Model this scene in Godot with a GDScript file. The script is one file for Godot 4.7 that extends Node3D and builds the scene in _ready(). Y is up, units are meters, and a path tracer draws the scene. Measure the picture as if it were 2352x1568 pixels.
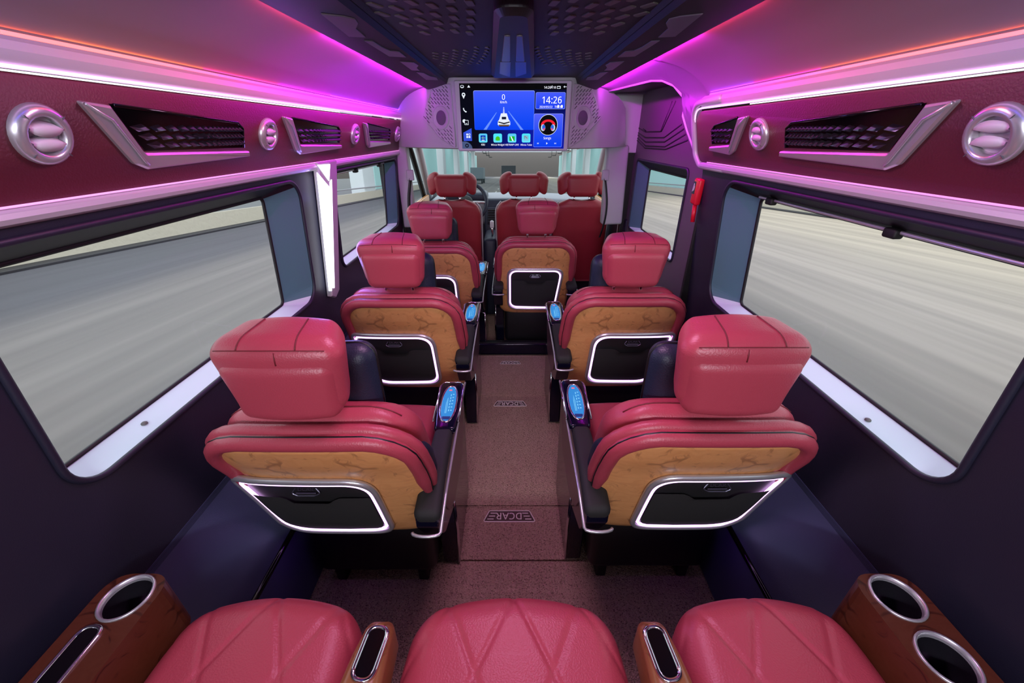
extends Node3D

# ------------------------------------------------------------------ camera model (photo is 2352 x 1568)
const FOCAL := 904.0
const PITCH := 27.8
const EYE := Vector3(0, 1.55, 0)

var M := {}
var counts := {}
var font: SystemFont
var EXT := Transform3D(Basis(Vector3.RIGHT, deg_to_rad(-4.5)), Vector3(0, -0.65, 0))   # the road falls away ahead of the van

func _ready():
	# ---------------- camera, sky, exposure
	var cam := Camera3D.new(); cam.name = "camera"
	cam.position = EYE; cam.rotation_degrees = Vector3(-PITCH, 0, 0)
	cam.fov = rad_to_deg(2.0 * atan(784.0 / FOCAL)); cam.near = 0.02; cam.far = 500.0
	add_child(cam); cam.current = true
	var env := Environment.new()
	env.tonemap_mode = Environment.TONE_MAPPER_LINEAR
	env.tonemap_exposure = 1.0
	env.background_mode = Environment.BG_SKY
	var sm := ProceduralSkyMaterial.new()
	sm.sky_top_color = Color(0.81, 0.86, 0.90); sm.sky_horizon_color = Color(0.93, 0.95, 0.96)
	sm.ground_bottom_color = Color(0.35, 0.34, 0.33); sm.ground_horizon_color = Color(0.7, 0.7, 0.7)
	sm.sky_energy_multiplier = 1.45; sm.ground_energy_multiplier = 1.0
	var sky := Sky.new(); sky.sky_material = sm
	env.sky = sky
	env.sdfgi_enabled = true; env.ssao_enabled = true; env.ssil_enabled = true
	var we := WorldEnvironment.new(); we.name = "environment"; we.environment = env
	add_child(we)
	font = SystemFont.new(); font.font_names = PackedStringArray(["Droid Sans"])
	make_materials()
	build_floor()
	build_walls()
	build_overhead()
	build_ceiling()
	build_header()
	build_cab()
	build_outside()
	build_seats()
	build_rear_bench()
	build_details()

# ================================================================== helpers
func ray(u: float, v: float) -> Vector3:
	var th := deg_to_rad(PITCH)
	var yc := -(v - 784.0) / FOCAL
	return Vector3((u - 1176.0) / FOCAL, yc * cos(th) - sin(th), -cos(th) - yc * sin(th))

func px(u: float, v: float, n: Vector3, d: float) -> Vector3:
	var r := ray(u, v)
	return EYE + r * ((d - n.dot(EYE)) / n.dot(r))

func on_panel(u: float, v: float, off := 0.0) -> Vector3:
	var s := -1.0 if u < 1176.0 else 1.0
	return px(u, v, Vector3(s, 0.299, 0), 0.76 + 0.299 * 1.55 - off)

func on_wall(u: float, v: float, off := 0.0) -> Vector3:
	var s := -1.0 if u < 1176.0 else 1.0
	return px(u, v, Vector3(s, 0.0855, 0), 0.9236 - off)

func wall_x(y: float) -> float:
	return 0.868 - 0.0855 * (y - 0.65)

func panel_x(y: float) -> float:
	return 0.76 - 0.299 * (y - 1.55)

func numbered(n: String) -> String:
	if not counts.has(n):
		counts[n] = 0
		return n
	counts[n] += 1
	return "%s_%03d" % [n, counts[n]]

func thing(called: String, label: String, cat: String, at := Vector3.ZERO, group := "", turn := 0.0) -> Node3D:
	var o := Node3D.new(); o.name = numbered(called); add_child(o)
	o.position = at; o.rotation.y = turn
	o.set_meta("label", label); o.set_meta("category", cat)
	if group != "": o.set_meta("group", group)
	return o

func struct(called: String, label := "") -> Node3D:
	var o := Node3D.new(); o.name = numbered(called); add_child(o)
	o.set_meta("kind", "structure")
	if label != "": o.set_meta("label", label)
	return o

func S(flat := false) -> SurfaceTool:
	var st := SurfaceTool.new(); st.begin(Mesh.PRIMITIVE_TRIANGLES)
	st.set_smooth_group(-1 if flat else 0)
	return st

func obj(called: String, st: SurfaceTool, m: Material, parent: Node, label := "") -> MeshInstance3D:
	st.generate_normals()
	var o := MeshInstance3D.new(); o.name = called; o.mesh = st.commit(); o.material_override = null
	o.mesh.surface_set_material(0, m)
	parent.add_child(o, true)
	if label != "": o.set_meta("label", label)
	return o

func again(o: MeshInstance3D, parent: Node, xf: Transform3D, m: Material = null) -> MeshInstance3D:
	var c := MeshInstance3D.new(); c.name = String(o.name).rstrip("0123456789"); c.mesh = o.mesh; c.transform = xf
	if m: c.material_override = m
	parent.add_child(c, true)
	return c

func tri(st: SurfaceTool, a: Vector3, b: Vector3, c: Vector3) -> void:
	st.add_vertex(a); st.add_vertex(c); st.add_vertex(b)

func quad(st: SurfaceTool, a: Vector3, b: Vector3, c: Vector3, d: Vector3) -> void:
	tri(st, a, b, c); tri(st, a, c, d)

func uvquad(st: SurfaceTool, p: Array, uv: Array) -> void:
	for i in [0, 2, 1, 0, 3, 2]:
		st.set_uv(uv[i]); st.add_vertex(p[i])

func grid(st: SurfaceTool, rows: Array, closed := false) -> void:
	for j in rows.size() - 1:
		var a: PackedVector3Array = rows[j]
		var b: PackedVector3Array = rows[j + 1]
		var n := a.size()
		for i in (n if closed else n - 1):
			var k := (i + 1) % n
			quad(st, a[i], a[k], b[k], b[i])

func fan(st: SurfaceTool, ring: PackedVector3Array, rev := false) -> void:
	var c := Vector3.ZERO
	for p in ring: c += p
	c /= ring.size()
	for i in ring.size():
		var k := (i + 1) % ring.size()
		if rev: tri(st, c, ring[k], ring[i])
		else: tri(st, c, ring[i], ring[k])

func samples(h: float, r: float, k: int, m: int) -> PackedFloat32Array:
	var a := PackedFloat32Array()
	for i in k: a.append(-h + r * i / k)
	for i in m + 1: a.append(lerpf(-(h - r), h - r, float(i) / m))
	for i in k: a.append(h - r + r * (i + 1.0) / k)
	return a

# rounded box around the origin, every vertex passed through f
func pad(st: SurfaceTool, size: Vector3, r: float, f: Callable, k := 3, mm := Vector3i(4, 4, 4)) -> void:
	var h := size / 2.0
	r = minf(r, minf(h.x, minf(h.y, h.z)) * 0.999)
	var ax := [samples(h.x, r, k, mm.x), samples(h.y, r, k, mm.y), samples(h.z, r, k, mm.z)]
	for d in 3:
		var a := (d + 1) % 3
		var b := (d + 2) % 3
		for s in [-1.0, 1.0]:
			var rows := []
			for vb in ax[b]:
				var row := PackedVector3Array()
				for va in ax[a]:
					var c := Vector3.ZERO
					c[d] = s * h[d]; c[a] = va; c[b] = vb
					var inn := c.clamp(-(h - Vector3(r, r, r)), h - Vector3(r, r, r))
					var p := inn + (c - inn).normalized() * r
					row.append(f.call(p))
				if s < 0: row.reverse()
				rows.append(row)
			grid(st, rows)

func box(st: SurfaceTool, size: Vector3, r: float, at: Vector3, bas := Basis.IDENTITY) -> void:
	pad(st, size, r, func(p): return at + bas * p, 2, Vector3i(1, 1, 1))

func tube(st: SurfaceTool, pts: PackedVector3Array, rad, n := 8, closed := false) -> void:
	var m := pts.size()
	var rows := []
	var nrm := Vector3.ZERO
	for i in m:
		var t: Vector3
		if closed: t = pts[(i + 1) % m] - pts[(i + m - 1) % m]
		else: t = pts[mini(i + 1, m - 1)] - pts[maxi(i - 1, 0)]
		t = t.normalized()
		if nrm == Vector3.ZERO:
			nrm = t.cross(Vector3.UP if absf(t.y) < 0.9 else Vector3.RIGHT).normalized()
		nrm = (nrm - t * nrm.dot(t)).normalized()
		var bn := t.cross(nrm)
		var r: float = rad[i] if rad is Array or rad is PackedFloat32Array else rad
		var row := PackedVector3Array()
		for q in n:
			var a := TAU * q / n
			row.append(pts[i] + (nrm * cos(a) + bn * sin(a)) * r)
		rows.append(row)
	if closed: rows.append(rows[0])
	grid(st, rows, true)
	if not closed:
		fan(st, rows[0], true); fan(st, rows[m - 1])

func lathe(st: SurfaceTool, prof: Array, xf: Transform3D, n := 28) -> void:
	var rows := []
	for p in prof:
		var row := PackedVector3Array()
		for q in n:
			var a := TAU * q / n
			row.append(xf * Vector3(p.x * cos(a), p.y, -p.x * sin(a)))
		rows.append(row)
	grid(st, rows, true)

# rounds the corners of a polygon
func rpoly(p: Array, rr, seg := 6) -> PackedVector2Array:
	var out := PackedVector2Array()
	var n := p.size()
	for i in n:
		var r: float = rr[i] if rr is Array else rr
		var a: Vector2 = p[(i + n - 1) % n]
		var b: Vector2 = p[i]
		var c: Vector2 = p[(i + 1) % n]
		if r <= 0.0001:
			out.append(b); continue
		var u := (a - b).normalized()
		var w := (c - b).normalized()
		var half := acos(clampf(u.dot(w), -1, 1)) / 2.0
		var d := minf(r / tan(half), minf(a.distance_to(b), b.distance_to(c)) * 0.49)
		var q0 := b + u * d
		var q2 := b + w * d
		for k in seg + 1:
			var t := float(k) / seg
			out.append(q0 * (1 - t) * (1 - t) + b * 2.0 * t * (1 - t) + q2 * t * t)
	return out

# prism: polygon given as 3D points, thickened along dirn, with chamfered front rim
func slab(st: SurfaceTool, poly: PackedVector3Array, dirn: Vector3, thick: float, bev := 0.0) -> void:
	var n := poly.size()
	var c := Vector3.ZERO
	for p in poly: c += p
	c /= n
	var e1 := (poly[0] - c).normalized()
	e1 = (e1 - dirn * e1.dot(dirn)).normalized()
	var e2 := dirn.cross(e1)
	var flat2 := PackedVector2Array()
	for p in poly: flat2.append(Vector2((p - c).dot(e1), (p - c).dot(e2)))
	var order := Array(range(n))
	var area := 0.0
	for i in n:
		area += flat2[i].cross(flat2[(i + 1) % n])
	if area < 0:
		order.reverse()
		flat2.reverse()
	var front := PackedVector3Array()
	var mid := PackedVector3Array()
	var back := PackedVector3Array()
	for i in n:
		var p: Vector3 = poly[order[i]]
		var prev := flat2[(i + n - 1) % n]
		var nxt := flat2[(i + 1) % n]
		var t1 := (flat2[i] - prev).normalized()
		var t2 := (nxt - flat2[i]).normalized()
		var nn := (Vector2(-t1.y, t1.x) + Vector2(-t2.y, t2.x))
		nn = nn.normalized() if nn.length() > 0.001 else Vector2.ZERO
		back.append(p)
		mid.append(p + dirn * (thick - bev))
		front.append(p + dirn * thick + (e1 * nn.x + e2 * nn.y) * bev)
	var idx := Geometry2D.triangulate_polygon(flat2)
	for i in range(0, idx.size(), 3):
		tri(st, front[idx[i]], front[idx[i + 1]], front[idx[i + 2]])
		tri(st, back[idx[i]], back[idx[i + 2]], back[idx[i + 1]])
	for i in n:
		var k := (i + 1) % n
		quad(st, back[i], back[k], mid[k], mid[i])
		if bev > 0: quad(st, mid[i], mid[k], front[k], front[i])

# closed XY outline extruded along z; smooth where the outline bends gently
func extr(st: SurfaceTool, poly: Array, z0: float, z1: float, nz := 1) -> void:
	var n := poly.size()
	var g := 1
	for i in n:
		var a: Vector2 = poly[(i + n - 1) % n]
		var b: Vector2 = poly[i]
		var c: Vector2 = poly[(i + 1) % n]
		if absf((b - a).angle_to(c - b)) > 0.5: g += 1
		st.set_smooth_group(g)
		for k in nz:
			var za := lerpf(z0, z1, float(k) / nz)
			var zb := lerpf(z0, z1, (k + 1.0) / nz)
			quad(st, Vector3(b.x, b.y, za), Vector3(c.x, c.y, za), Vector3(c.x, c.y, zb), Vector3(b.x, b.y, zb))
	st.set_smooth_group(-1)
	var idx := Geometry2D.triangulate_polygon(PackedVector2Array(poly))
	for zz in [z0, z1]:
		for i in range(0, idx.size(), 3):
			tri(st, Vector3(poly[idx[i]].x, poly[idx[i]].y, zz), Vector3(poly[idx[i + 1]].x, poly[idx[i + 1]].y, zz), Vector3(poly[idx[i + 2]].x, poly[idx[i + 2]].y, zz))

func mirror(poly: Array, s: float) -> Array:
	var o := []
	for p in poly: o.append(Vector2(p.x * s, p.y))
	return o

# fills a convex outline with a grid laid on a surface fn(x, y)
func patch(st: SurfaceTool, poly: PackedVector2Array, fn: Callable, ny := 14, nx := 12) -> void:
	var lo := INF
	var hi := -INF
	for p in poly: lo = minf(lo, p.y); hi = maxf(hi, p.y)
	var rows := []
	for j in ny + 1:
		var y := lerpf(lo + 0.0002, hi - 0.0002, 0.5 - 0.5 * cos(PI * j / ny))
		var xa := INF
		var xb := -INF
		for i in poly.size():
			var a := poly[i]
			var b := poly[(i + 1) % poly.size()]
			if (a.y <= y) != (b.y <= y):
				var x := a.x + (b.x - a.x) * (y - a.y) / (b.y - a.y)
				xa = minf(xa, x); xb = maxf(xb, x)
		if xa > xb: continue
		var row := PackedVector3Array()
		for i in nx + 1: row.append(fn.call(lerpf(xa, xb, float(i) / nx), y))
		rows.append(row)
	grid(st, rows)

func on_path(poly: PackedVector2Array, fn: Callable, step := 0.03) -> PackedVector3Array:
	var out := PackedVector3Array()
	for i in poly.size():
		var a := poly[i]
		var b := poly[(i + 1) % poly.size()]
		var m := maxi(1, int(a.distance_to(b) / step))
		for k in m:
			var q := a.lerp(b, float(k) / m)
			out.append(fn.call(q.x, q.y))
	return out

func text(s: String, h: float, m: Material, parent: Node, xf: Transform3D, depth := 0.0008, called := "lettering") -> MeshInstance3D:
	var t := TextMesh.new()
	t.text = s; t.font = font; t.font_size = 48; t.pixel_size = h / 48.0 / 0.72; t.depth = depth
	t.horizontal_alignment = HORIZONTAL_ALIGNMENT_CENTER; t.vertical_alignment = VERTICAL_ALIGNMENT_CENTER
	t.material = m
	var o := MeshInstance3D.new(); o.name = called; o.mesh = t; o.transform = xf
	parent.add_child(o, true)
	return o

func area(parent: Node, called: String, at: Vector3, along: Vector3, dirn: Vector3, size: Vector2, col: Color, e: float) -> void:
	var l := AreaLight3D.new(); l.name = called
	var z := -dirn.normalized()
	var x := (along - z * along.dot(z)).normalized()
	l.transform = Transform3D(Basis(x, z.cross(x), z), at)
	l.area_size = size; l.light_color = col; l.light_energy = e; l.shadow_enabled = true
	l.area_range = 8.0; l.area_attenuation = 2.0
	parent.add_child(l, true)

# ================================================================== materials
func mat(c: Color, rough := 0.5, metal := 0.0) -> StandardMaterial3D:
	var m := StandardMaterial3D.new()
	m.albedo_color = c; m.roughness = rough; m.metallic = metal
	return m

func glow(c: Color, e: float) -> StandardMaterial3D:
	var m := mat(Color(0.8, 0.8, 0.8), 0.4)
	m.emission_enabled = true; m.emission = c; m.emission_energy_multiplier = e
	return m

func noise_tex(freq: float, size := 256, normal := false, bump := 4.0, oct := 3, sd := 1) -> NoiseTexture2D:
	var n := FastNoiseLite.new(); n.seed = sd; n.frequency = freq; n.fractal_octaves = oct
	var t := NoiseTexture2D.new(); t.width = size; t.height = size; t.seamless = true; t.noise = n
	t.as_normal_map = normal; t.bump_strength = bump
	return t

func grained(m: StandardMaterial3D, scale: float, tex: Texture2D, amount: float) -> StandardMaterial3D:
	m.uv1_triplanar = true; m.uv1_scale = Vector3(scale, scale, scale)
	m.normal_enabled = true; m.normal_texture = tex; m.normal_scale = amount
	return m

func make_materials() -> void:
	var fine := noise_tex(0.09, 256, true, 5.0, 3, 3)
	M.leather = grained(mat(Color(0.665, 0.25, 0.31), 0.40), 9.0, fine, 0.25)
	M.leather_dark = grained(mat(Color(0.63, 0.17, 0.215), 0.42), 9.0, fine, 0.25)
	M.maroon = grained(mat(Color(0.345, 0.095, 0.145), 0.5), 8.0, fine, 0.2)
	M.navy_leather = grained(mat(Color(0.10, 0.13, 0.21), 0.45), 9.0, fine, 0.3)
	M.seam = mat(Color(0.42, 0.09, 0.13), 0.6)
	M.piping = mat(Color(0.05, 0.05, 0.06), 0.4)
	M.navy = grained(mat(Color(0.115, 0.115, 0.18), 0.48), 12.0, fine, 0.12)
	M.navy_low = grained(mat(Color(0.28, 0.30, 0.42), 0.5), 12.0, fine, 0.15)
	M.navy_gloss = mat(Color(0.05, 0.05, 0.12), 0.12)
	M.black = mat(Color(0.035, 0.035, 0.04), 0.5)
	M.black_gloss = mat(Color(0.02, 0.02, 0.03), 0.12)
	M.ceiling_gloss = mat(Color(0.03, 0.03, 0.035), 0.55)
	M.pad_black = mat(Color(0.12, 0.12, 0.115), 0.75)
	M.black_chrome = mat(Color(0.46, 0.46, 0.50), 0.14, 0.95)
	M.jamb = mat(Color(0.30, 0.46, 0.49), 0.5)  # reveal sides, their dimmer cyan daylight painted into the colour
	M.pocket_plastic = mat(Color(0.17, 0.17, 0.17), 0.3)
	M.pocket_cloth = grained(mat(Color(0.165, 0.165, 0.16), 0.8), 14.0, fine, 0.3)
	M.door_grey = grained(mat(Color(0.35, 0.34, 0.33), 0.55), 12.0, fine, 0.2)
	M.chrome = mat(Color(0.87, 0.87, 0.88), 0.1, 1.0)
	M.silver = mat(Color(0.80, 0.80, 0.81), 0.3, 0.7)
	M.silver_soft = mat(Color(0.78, 0.78, 0.79), 0.42, 0.25)
	M.cup_dark = mat(Color(0.20, 0.19, 0.22), 0.22, 0.7)
	M.bronze = mat(Color(0.42, 0.31, 0.32), 0.3, 0.5)
	M.cove = mat(Color(0.48, 0.48, 0.49), 0.6)
	M.trim = mat(Color(0.79, 0.79, 0.80), 0.45)
	M.pillar = mat(Color(0.66, 0.66, 0.67), 0.5)
	M.white_trim = mat(Color(0.85, 0.85, 0.86), 0.45)
	M.dash_grey = mat(Color(0.52, 0.53, 0.56), 0.5)
	M.sill = mat(Color(0.78, 0.87, 0.88), 0.45)  # same reveal, paler, with sky light painted into the colour
	M.ceiling = grained(mat(Color(0.135, 0.135, 0.145), 0.6), 10.0, fine, 0.15)
	M.grey_plate = mat(Color(0.33, 0.33, 0.34), 0.35)
	M.inlay = mat(Color(0.36, 0.35, 0.33), 0.5)
	M.header = mat(Color(0.77, 0.77, 0.78), 0.5)
	M.mesh_dark = mat(Color(0.38, 0.38, 0.40), 0.6)
	M.slot = mat(Color(0.34, 0.34, 0.36), 0.6)
	M.red_plastic = mat(Color(0.80, 0.06, 0.16), 0.35)
	M.rubber = mat(Color(0.03, 0.03, 0.03), 0.6)
	M.emblem = mat(Color(0.42, 0.42, 0.47), 0.3, 0.8)
	M.logo = mat(Color(0.93, 0.90, 0.86), 0.6)
	M.badge_dark = mat(Color(0.33, 0.27, 0.25), 0.9)
	M.led_white = glow(Color(0.93, 0.70, 1.0), 2.4)
	M.led_line = glow(Color(0.97, 0.68, 1.0), 1.7)
	M.led_low = glow(Color(1.0, 0.58, 0.96), 0.7)
	M.lamp_white = glow(Color(0.93, 0.94, 1.0), 3.0)
	M.cyan = glow(Color(0.16, 0.60, 0.93), 0.8)
	M.cyan_print = glow(Color(0.55, 0.85, 1.0), 1.0)
	M.cyan_red = glow(Color(0.95, 0.45, 0.55), 1.0)
	M.cyan_dark = glow(Color(0.10, 0.22, 0.52), 0.7)
	for q in [M.cyan, M.cyan_print, M.cyan_red, M.cyan_dark]: q.albedo_color = Color(0.02, 0.05, 0.1)
	M.text_white = glow(Color(0.95, 0.97, 1.0), 1.0)
	M.dome = glow(Color(1.0, 0.93, 0.93), 1.6)  # glow of the added tailgate fill lamp
	M.added_dome_pink = glow(Color(1.0, 0.45, 0.9), 1.6)  # glow of the added ceiling fill lamp
	var g := mat(Color(0.75, 0.88, 0.88, 0.06), 0.02)
	g.metallic_specular = 0.12
	g.transparency = BaseMaterial3D.TRANSPARENCY_ALPHA
	M.glass = g
	M.wood = wood_mat()
	M.carpet = carpet_mat(Color(0.71, 0.60, 0.51))
	M.wood_dark = mat(Color(0.30, 0.155, 0.11), 0.3)
	M.wood_dark.albedo_texture = M.wood.albedo_texture; M.wood_dark.albedo_color = Color(0.38, 0.29, 0.31); M.wood_dark.uv1_triplanar = true; M.wood_dark.uv1_scale = Vector3(3, 3, 3)
	M.wood_mid = M.wood_dark.duplicate(); M.wood_mid.albedo_color = Color(0.64, 0.57, 0.58)
	M.asphalt = road_mat()

func wood_mat() -> StandardMaterial3D:
	var im := Image.create(512, 512, false, Image.FORMAT_RGB8)
	var a := FastNoiseLite.new(); a.seed = 11; a.frequency = 0.006; a.fractal_octaves = 3
	var b := FastNoiseLite.new(); b.seed = 5; b.frequency = 0.02; b.fractal_octaves = 4
	for y in 512:
		for x in 512:
			var wx := minf(x, 511 - x) * 1.0
			var wy := minf(y, 511 - y) * 1.0
			var w := a.get_noise_2d(wx, wy) * 60.0
			var n := b.get_noise_2d(wx * 0.22 + w * 0.8, wy * 0.95 + w * 1.5)
			var streak := clampf((n - 0.24) * 3.2, 0, 1)
			var g := b.get_noise_2d(wx * 0.5 + 300.0, wy * 4.0 + w * 3.0) * 0.5 + 0.5
			var base := Color(0.92, 0.68, 0.44).lerp(Color(0.83, 0.57, 0.34), g)
			base = base.lerp(Color(0.42, 0.25, 0.14), streak * 0.62)
			im.set_pixel(x, y, base)
	var m := mat(Color.WHITE, 0.32)
	m.albedo_texture = ImageTexture.create_from_image(im)
	m.uv1_triplanar = true; m.uv1_scale = Vector3(1.9, 1.9, 1.9)
	m.clearcoat_enabled = true; m.clearcoat = 0.35; m.clearcoat_roughness = 0.2
	return m

func carpet_mat(c: Color) -> StandardMaterial3D:
	var im := Image.create(256, 256, false, Image.FORMAT_RGB8)
	var rng := RandomNumberGenerator.new(); rng.seed = 4
	im.fill(c)
	for i in 9000:
		var v := rng.randf()
		var col := c.lerp(Color(0.86, 0.74, 0.66), v * 0.6) if rng.randf() < 0.45 else c.lerp(Color(0.22, 0.13, 0.11), v * 0.7)
		im.fill_rect(Rect2i(rng.randi() % 256, rng.randi() % 256, 1 + rng.randi() % 3, 1 + rng.randi() % 2), col)
	var m := mat(Color.WHITE, 0.95)
	m.albedo_texture = ImageTexture.create_from_image(im)
	return grained(m, 2.6, noise_tex(0.2, 256, true, 8.0, 2, 9), 0.8)

func road_mat() -> StandardMaterial3D:
	# across the road: asphalt lanes, then a pale concrete carriageway; wheel tracks run along it
	var im := Image.create(1024, 64, false, Image.FORMAT_RGB8)
	var n := FastNoiseLite.new(); n.seed = 21; n.frequency = 0.02; n.fractal_octaves = 4
	for x in 1024:
		var X := lerpf(-14.0, 18.0, x / 1023.0)
		for y in 64:
			var yy := minf(y, 63 - y)
			var v := n.get_noise_2d(x * 2.2, yy * 0.35)
			var v2 := n.get_noise_2d(x * 9.0 + 500.0, yy * 0.8)
			var c := Color(0.475, 0.445, 0.42)
			if X < -7.0: c = c.lerp(Color(0.30, 0.29, 0.30), smoothstep(-7.0, -9.0, X))
			if X > 1.0: c = Color(0.35, 0.325, 0.305).lerp(Color(0.61, 0.56, 0.515), smoothstep(2.0, 7.0, X)).lerp(Color(0.72, 0.655, 0.565), smoothstep(6.0, 14.0, X))
			var k := 0.96 + v * 0.13 + v2 * 0.03
			im.set_pixel(x, y, Color(c.r * k, c.g * k, c.b * k))
	var m := mat(Color.WHITE, 0.85)
	m.albedo_texture = ImageTexture.create_from_image(im)
	return m

# ================================================================== floor
func build_floor() -> void:
	var fl := struct("floor", "brown carpeted van floor")
	var st := S(true)
	extr(st, [Vector2(-0.9, -0.08), Vector2(0.9, -0.08), Vector2(0.9, -0.012), Vector2(-0.9, -0.012)], 0.95, -5.0)
	obj("carpet_base", st, M.carpet, fl)
	# mats with the emblem
	var mats := [[-2.169, -2.70, -2.59, "brown carpet mat with small emblem by the dark step"], [-1.283, -2.165, -2.073, "long brown aisle mat with emblem between the middle and rear seats"], [-1.014, -1.279, -1.222, "short brown aisle mat with largest emblem at the rear seats"]]
	for k in 3:
		var a: Array = mats[k]
		var t := thing("floor_mat", a[3], "floor mat", Vector3(-0.012, 0, a[2]), "mats along the aisle")
		st = S()
		var z0: float = a[0] - a[2]
		var z1: float = a[1] - a[2]
		pad(st, Vector3(0.56, 0.012, z0 - z1 - 0.004), 0.005, func(p): return p + Vector3(0, -0.006, (z0 + z1) / 2), 2, Vector3i(1, 1, 1))
		obj("carpet", st, M.carpet, t)
		st = S()
		tube(st, PackedVector3Array([Vector3(-0.28, -0.001, z1 + 0.006), Vector3(0.28, -0.001, z1 + 0.006)]), 0.005, 6)
		obj("hem", st, M.carpet, t)
		var w := 0.235 if k == 2 else (0.215 if k == 1 else 0.16)
		emblem_flat(t, Vector3(0, 0.0005, 0), w)
	var m2 := thing("floor_mat", "wide plain brown carpet mat in front of the rear bench", "floor mat", Vector3(0, 0, -0.72), "mats along the aisle")
	st = S()
	pad(st, Vector3(1.4, 0.012, 0.58), 0.005, func(p): return p + Vector3(0, -0.006, 0), 2, Vector3i(1, 1, 1))
	obj("carpet", st, M.carpet, m2)
	# dark step at the front of the aisle
	var step := thing("aisle_step", "dark navy step box behind the cab at aisle end", "step", Vector3(0.03, 0, -2.74))
	st = S()
	box(st, Vector3(0.62, 0.10, 0.06), 0.012, Vector3(0, 0.05, 0))
	obj("body", st, M.navy_gloss, step)
	st = S()
	box(st, Vector3(0.56, 0.008, 0.05), 0.003, Vector3(0, 0.102, 0))
	obj("tread", st, M.black, step)

func emblem_flat(t: Node3D, at: Vector3, w: float) -> void:
	# trapezoid badge, read from the front of the van: three bars, DCAR, three bars
	var e := Node3D.new(); e.name = "emblem"; t.add_child(e, true); e.position = at
	var h := w * 0.245
	var st := S(true)
	var tr := [Vector2(-w * 0.5, h * 0.5), Vector2(w * 0.5, h * 0.5), Vector2(w * 0.395, -h * 0.5), Vector2(-w * 0.395, -h * 0.5)]
	var rp := rpoly(tr, w * 0.03, 4)
	var pts := PackedVector3Array()
	for p in rp: pts.append(Vector3(p.x, 0.001, p.y))
	tube(st, pts, w * 0.011, 5, true)
	for s in [-1.0, 1.0]:
		for r in 3:
			var y := (r - 1) * h * 0.27
			var x1: float = w * (0.445 - 0.105 * (0.5 - y / h))
			st.set_smooth_group(-1)
			box(st, Vector3(w * 0.12, 0.003, w * 0.018), 0.0005, Vector3(s * (x1 - w * 0.055), 0.001, y))
	obj("badge_outline", st, M.logo, e)
	st = S(true)
	var fld := PackedVector3Array()
	for p in rp: fld.append(Vector3(p.x, 0.0, p.y))
	slab(st, fld, Vector3.UP, 0.001, 0.0)
	obj("badge_field", st, M.badge_dark, e)
	text("DCAR", h * 0.60, M.logo, e, Transform3D(Basis(Vector3.UP, PI) * Basis(Vector3.RIGHT, -PI / 2) * Basis.from_scale(Vector3(1.02, 1, 1)), Vector3(0, 0.002, 0)), 0.002)

# ================================================================== side walls and windows
func ring_pts(za: float, zb: float, ya: float, yb: float, r: float, k := 8, m := 6) -> PackedVector2Array:
	# starts in the middle of corner (za, ya) and runs za>zb along ya, up zb, back along yb
	var cs := [Vector2(za + r, ya + r), Vector2(zb - r, ya + r), Vector2(zb - r, yb - r), Vector2(za + r, yb - r)]
	var a0 := [PI, 1.5 * PI, 0.0, 0.5 * PI]
	var out := PackedVector2Array()
	for i in 4:
		var half := k / 2
		for j in half: out.append(cs[i] + Vector2.from_angle(a0[i] + PI / 4 + PI / 4 * j / half) * r)
		var e0: Vector2 = cs[i] + Vector2.from_angle(a0[i] + PI / 2) * r
		var n: int = (i + 1) % 4
		var e1: Vector2 = cs[n] + Vector2.from_angle(a0[n]) * r
		for j in m: out.append(e0.lerp(e1, float(j) / m))
		for j in half: out.append(cs[n] + Vector2.from_angle(a0[n] + PI / 4 * j / half) * r)
	return out

func rect_pts(za: float, zb: float, ya: float, yb: float, cnt: int) -> PackedVector2Array:
	var c := [Vector2(za, ya), Vector2(zb, ya), Vector2(zb, yb), Vector2(za, yb)]
	var out := PackedVector2Array()
	for i in 4:
		for j in cnt: out.append(c[i].lerp(c[(i + 1) % 4], float(j) / cnt))
	return out

func wall_block(st: SurfaceTool, s: float, blk: Array, hole: Array, fx: Callable) -> void:
	var inner := ring_pts(hole[0], hole[1], hole[2], hole[3], hole[4])
	var outer := rect_pts(blk[0], blk[1], blk[2], blk[3], inner.size() / 4)
	for off in [0.0, 0.03]:
		var rows := []
		for q in 4:
			var row := PackedVector3Array()
			for i in inner.size():
				var p := inner[i].lerp(outer[i], q / 3.0)
				row.append(Vector3(s * (fx.call(p.y) + off), p.y, p.x))
			rows.append(row)
		grid(st, rows, true)

func make_window(n: String, s: float, hole: Array, pane: Array, fx: Callable, depth: float, lab: String) -> Node3D:
	var w := struct(n, lab)
	var a := ring_pts(hole[0], hole[1], hole[2], hole[3], hole[4])
	var b := ring_pts(pane[0], pane[1], pane[2], pane[3], pane[4])
	var st := S()
	var ra := PackedVector3Array()
	var rb := PackedVector3Array()
	for i in a.size():
		ra.append(Vector3(s * (fx.call(a[i].y) - 0.002), a[i].y, a[i].x))
		rb.append(Vector3(s * (fx.call(b[i].y) + depth), b[i].y, b[i].x))
	var q := a.size() / 4
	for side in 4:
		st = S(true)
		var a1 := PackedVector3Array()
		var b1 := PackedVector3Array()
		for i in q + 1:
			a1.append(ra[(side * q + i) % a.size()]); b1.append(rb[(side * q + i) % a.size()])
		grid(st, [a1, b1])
		obj(["sill", "jamb", "head", "jamb"][side], st, [M.sill, M.jamb, M.black, M.jamb][side], w)  # daylight painted into the reveal: bright sill, dimmer jambs, black shaded head
	st = S()
	tube(st, ra, 0.007, 8, true)
	obj("opening_rim", st, M.navy, w)
	st = S()
	tube(st, rb, 0.006, 6, true)
	obj("seal", st, M.rubber, w)
	st = S(true)
	fan(st, rb)
	obj("pane", st, M.glass, w)
	return w

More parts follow.
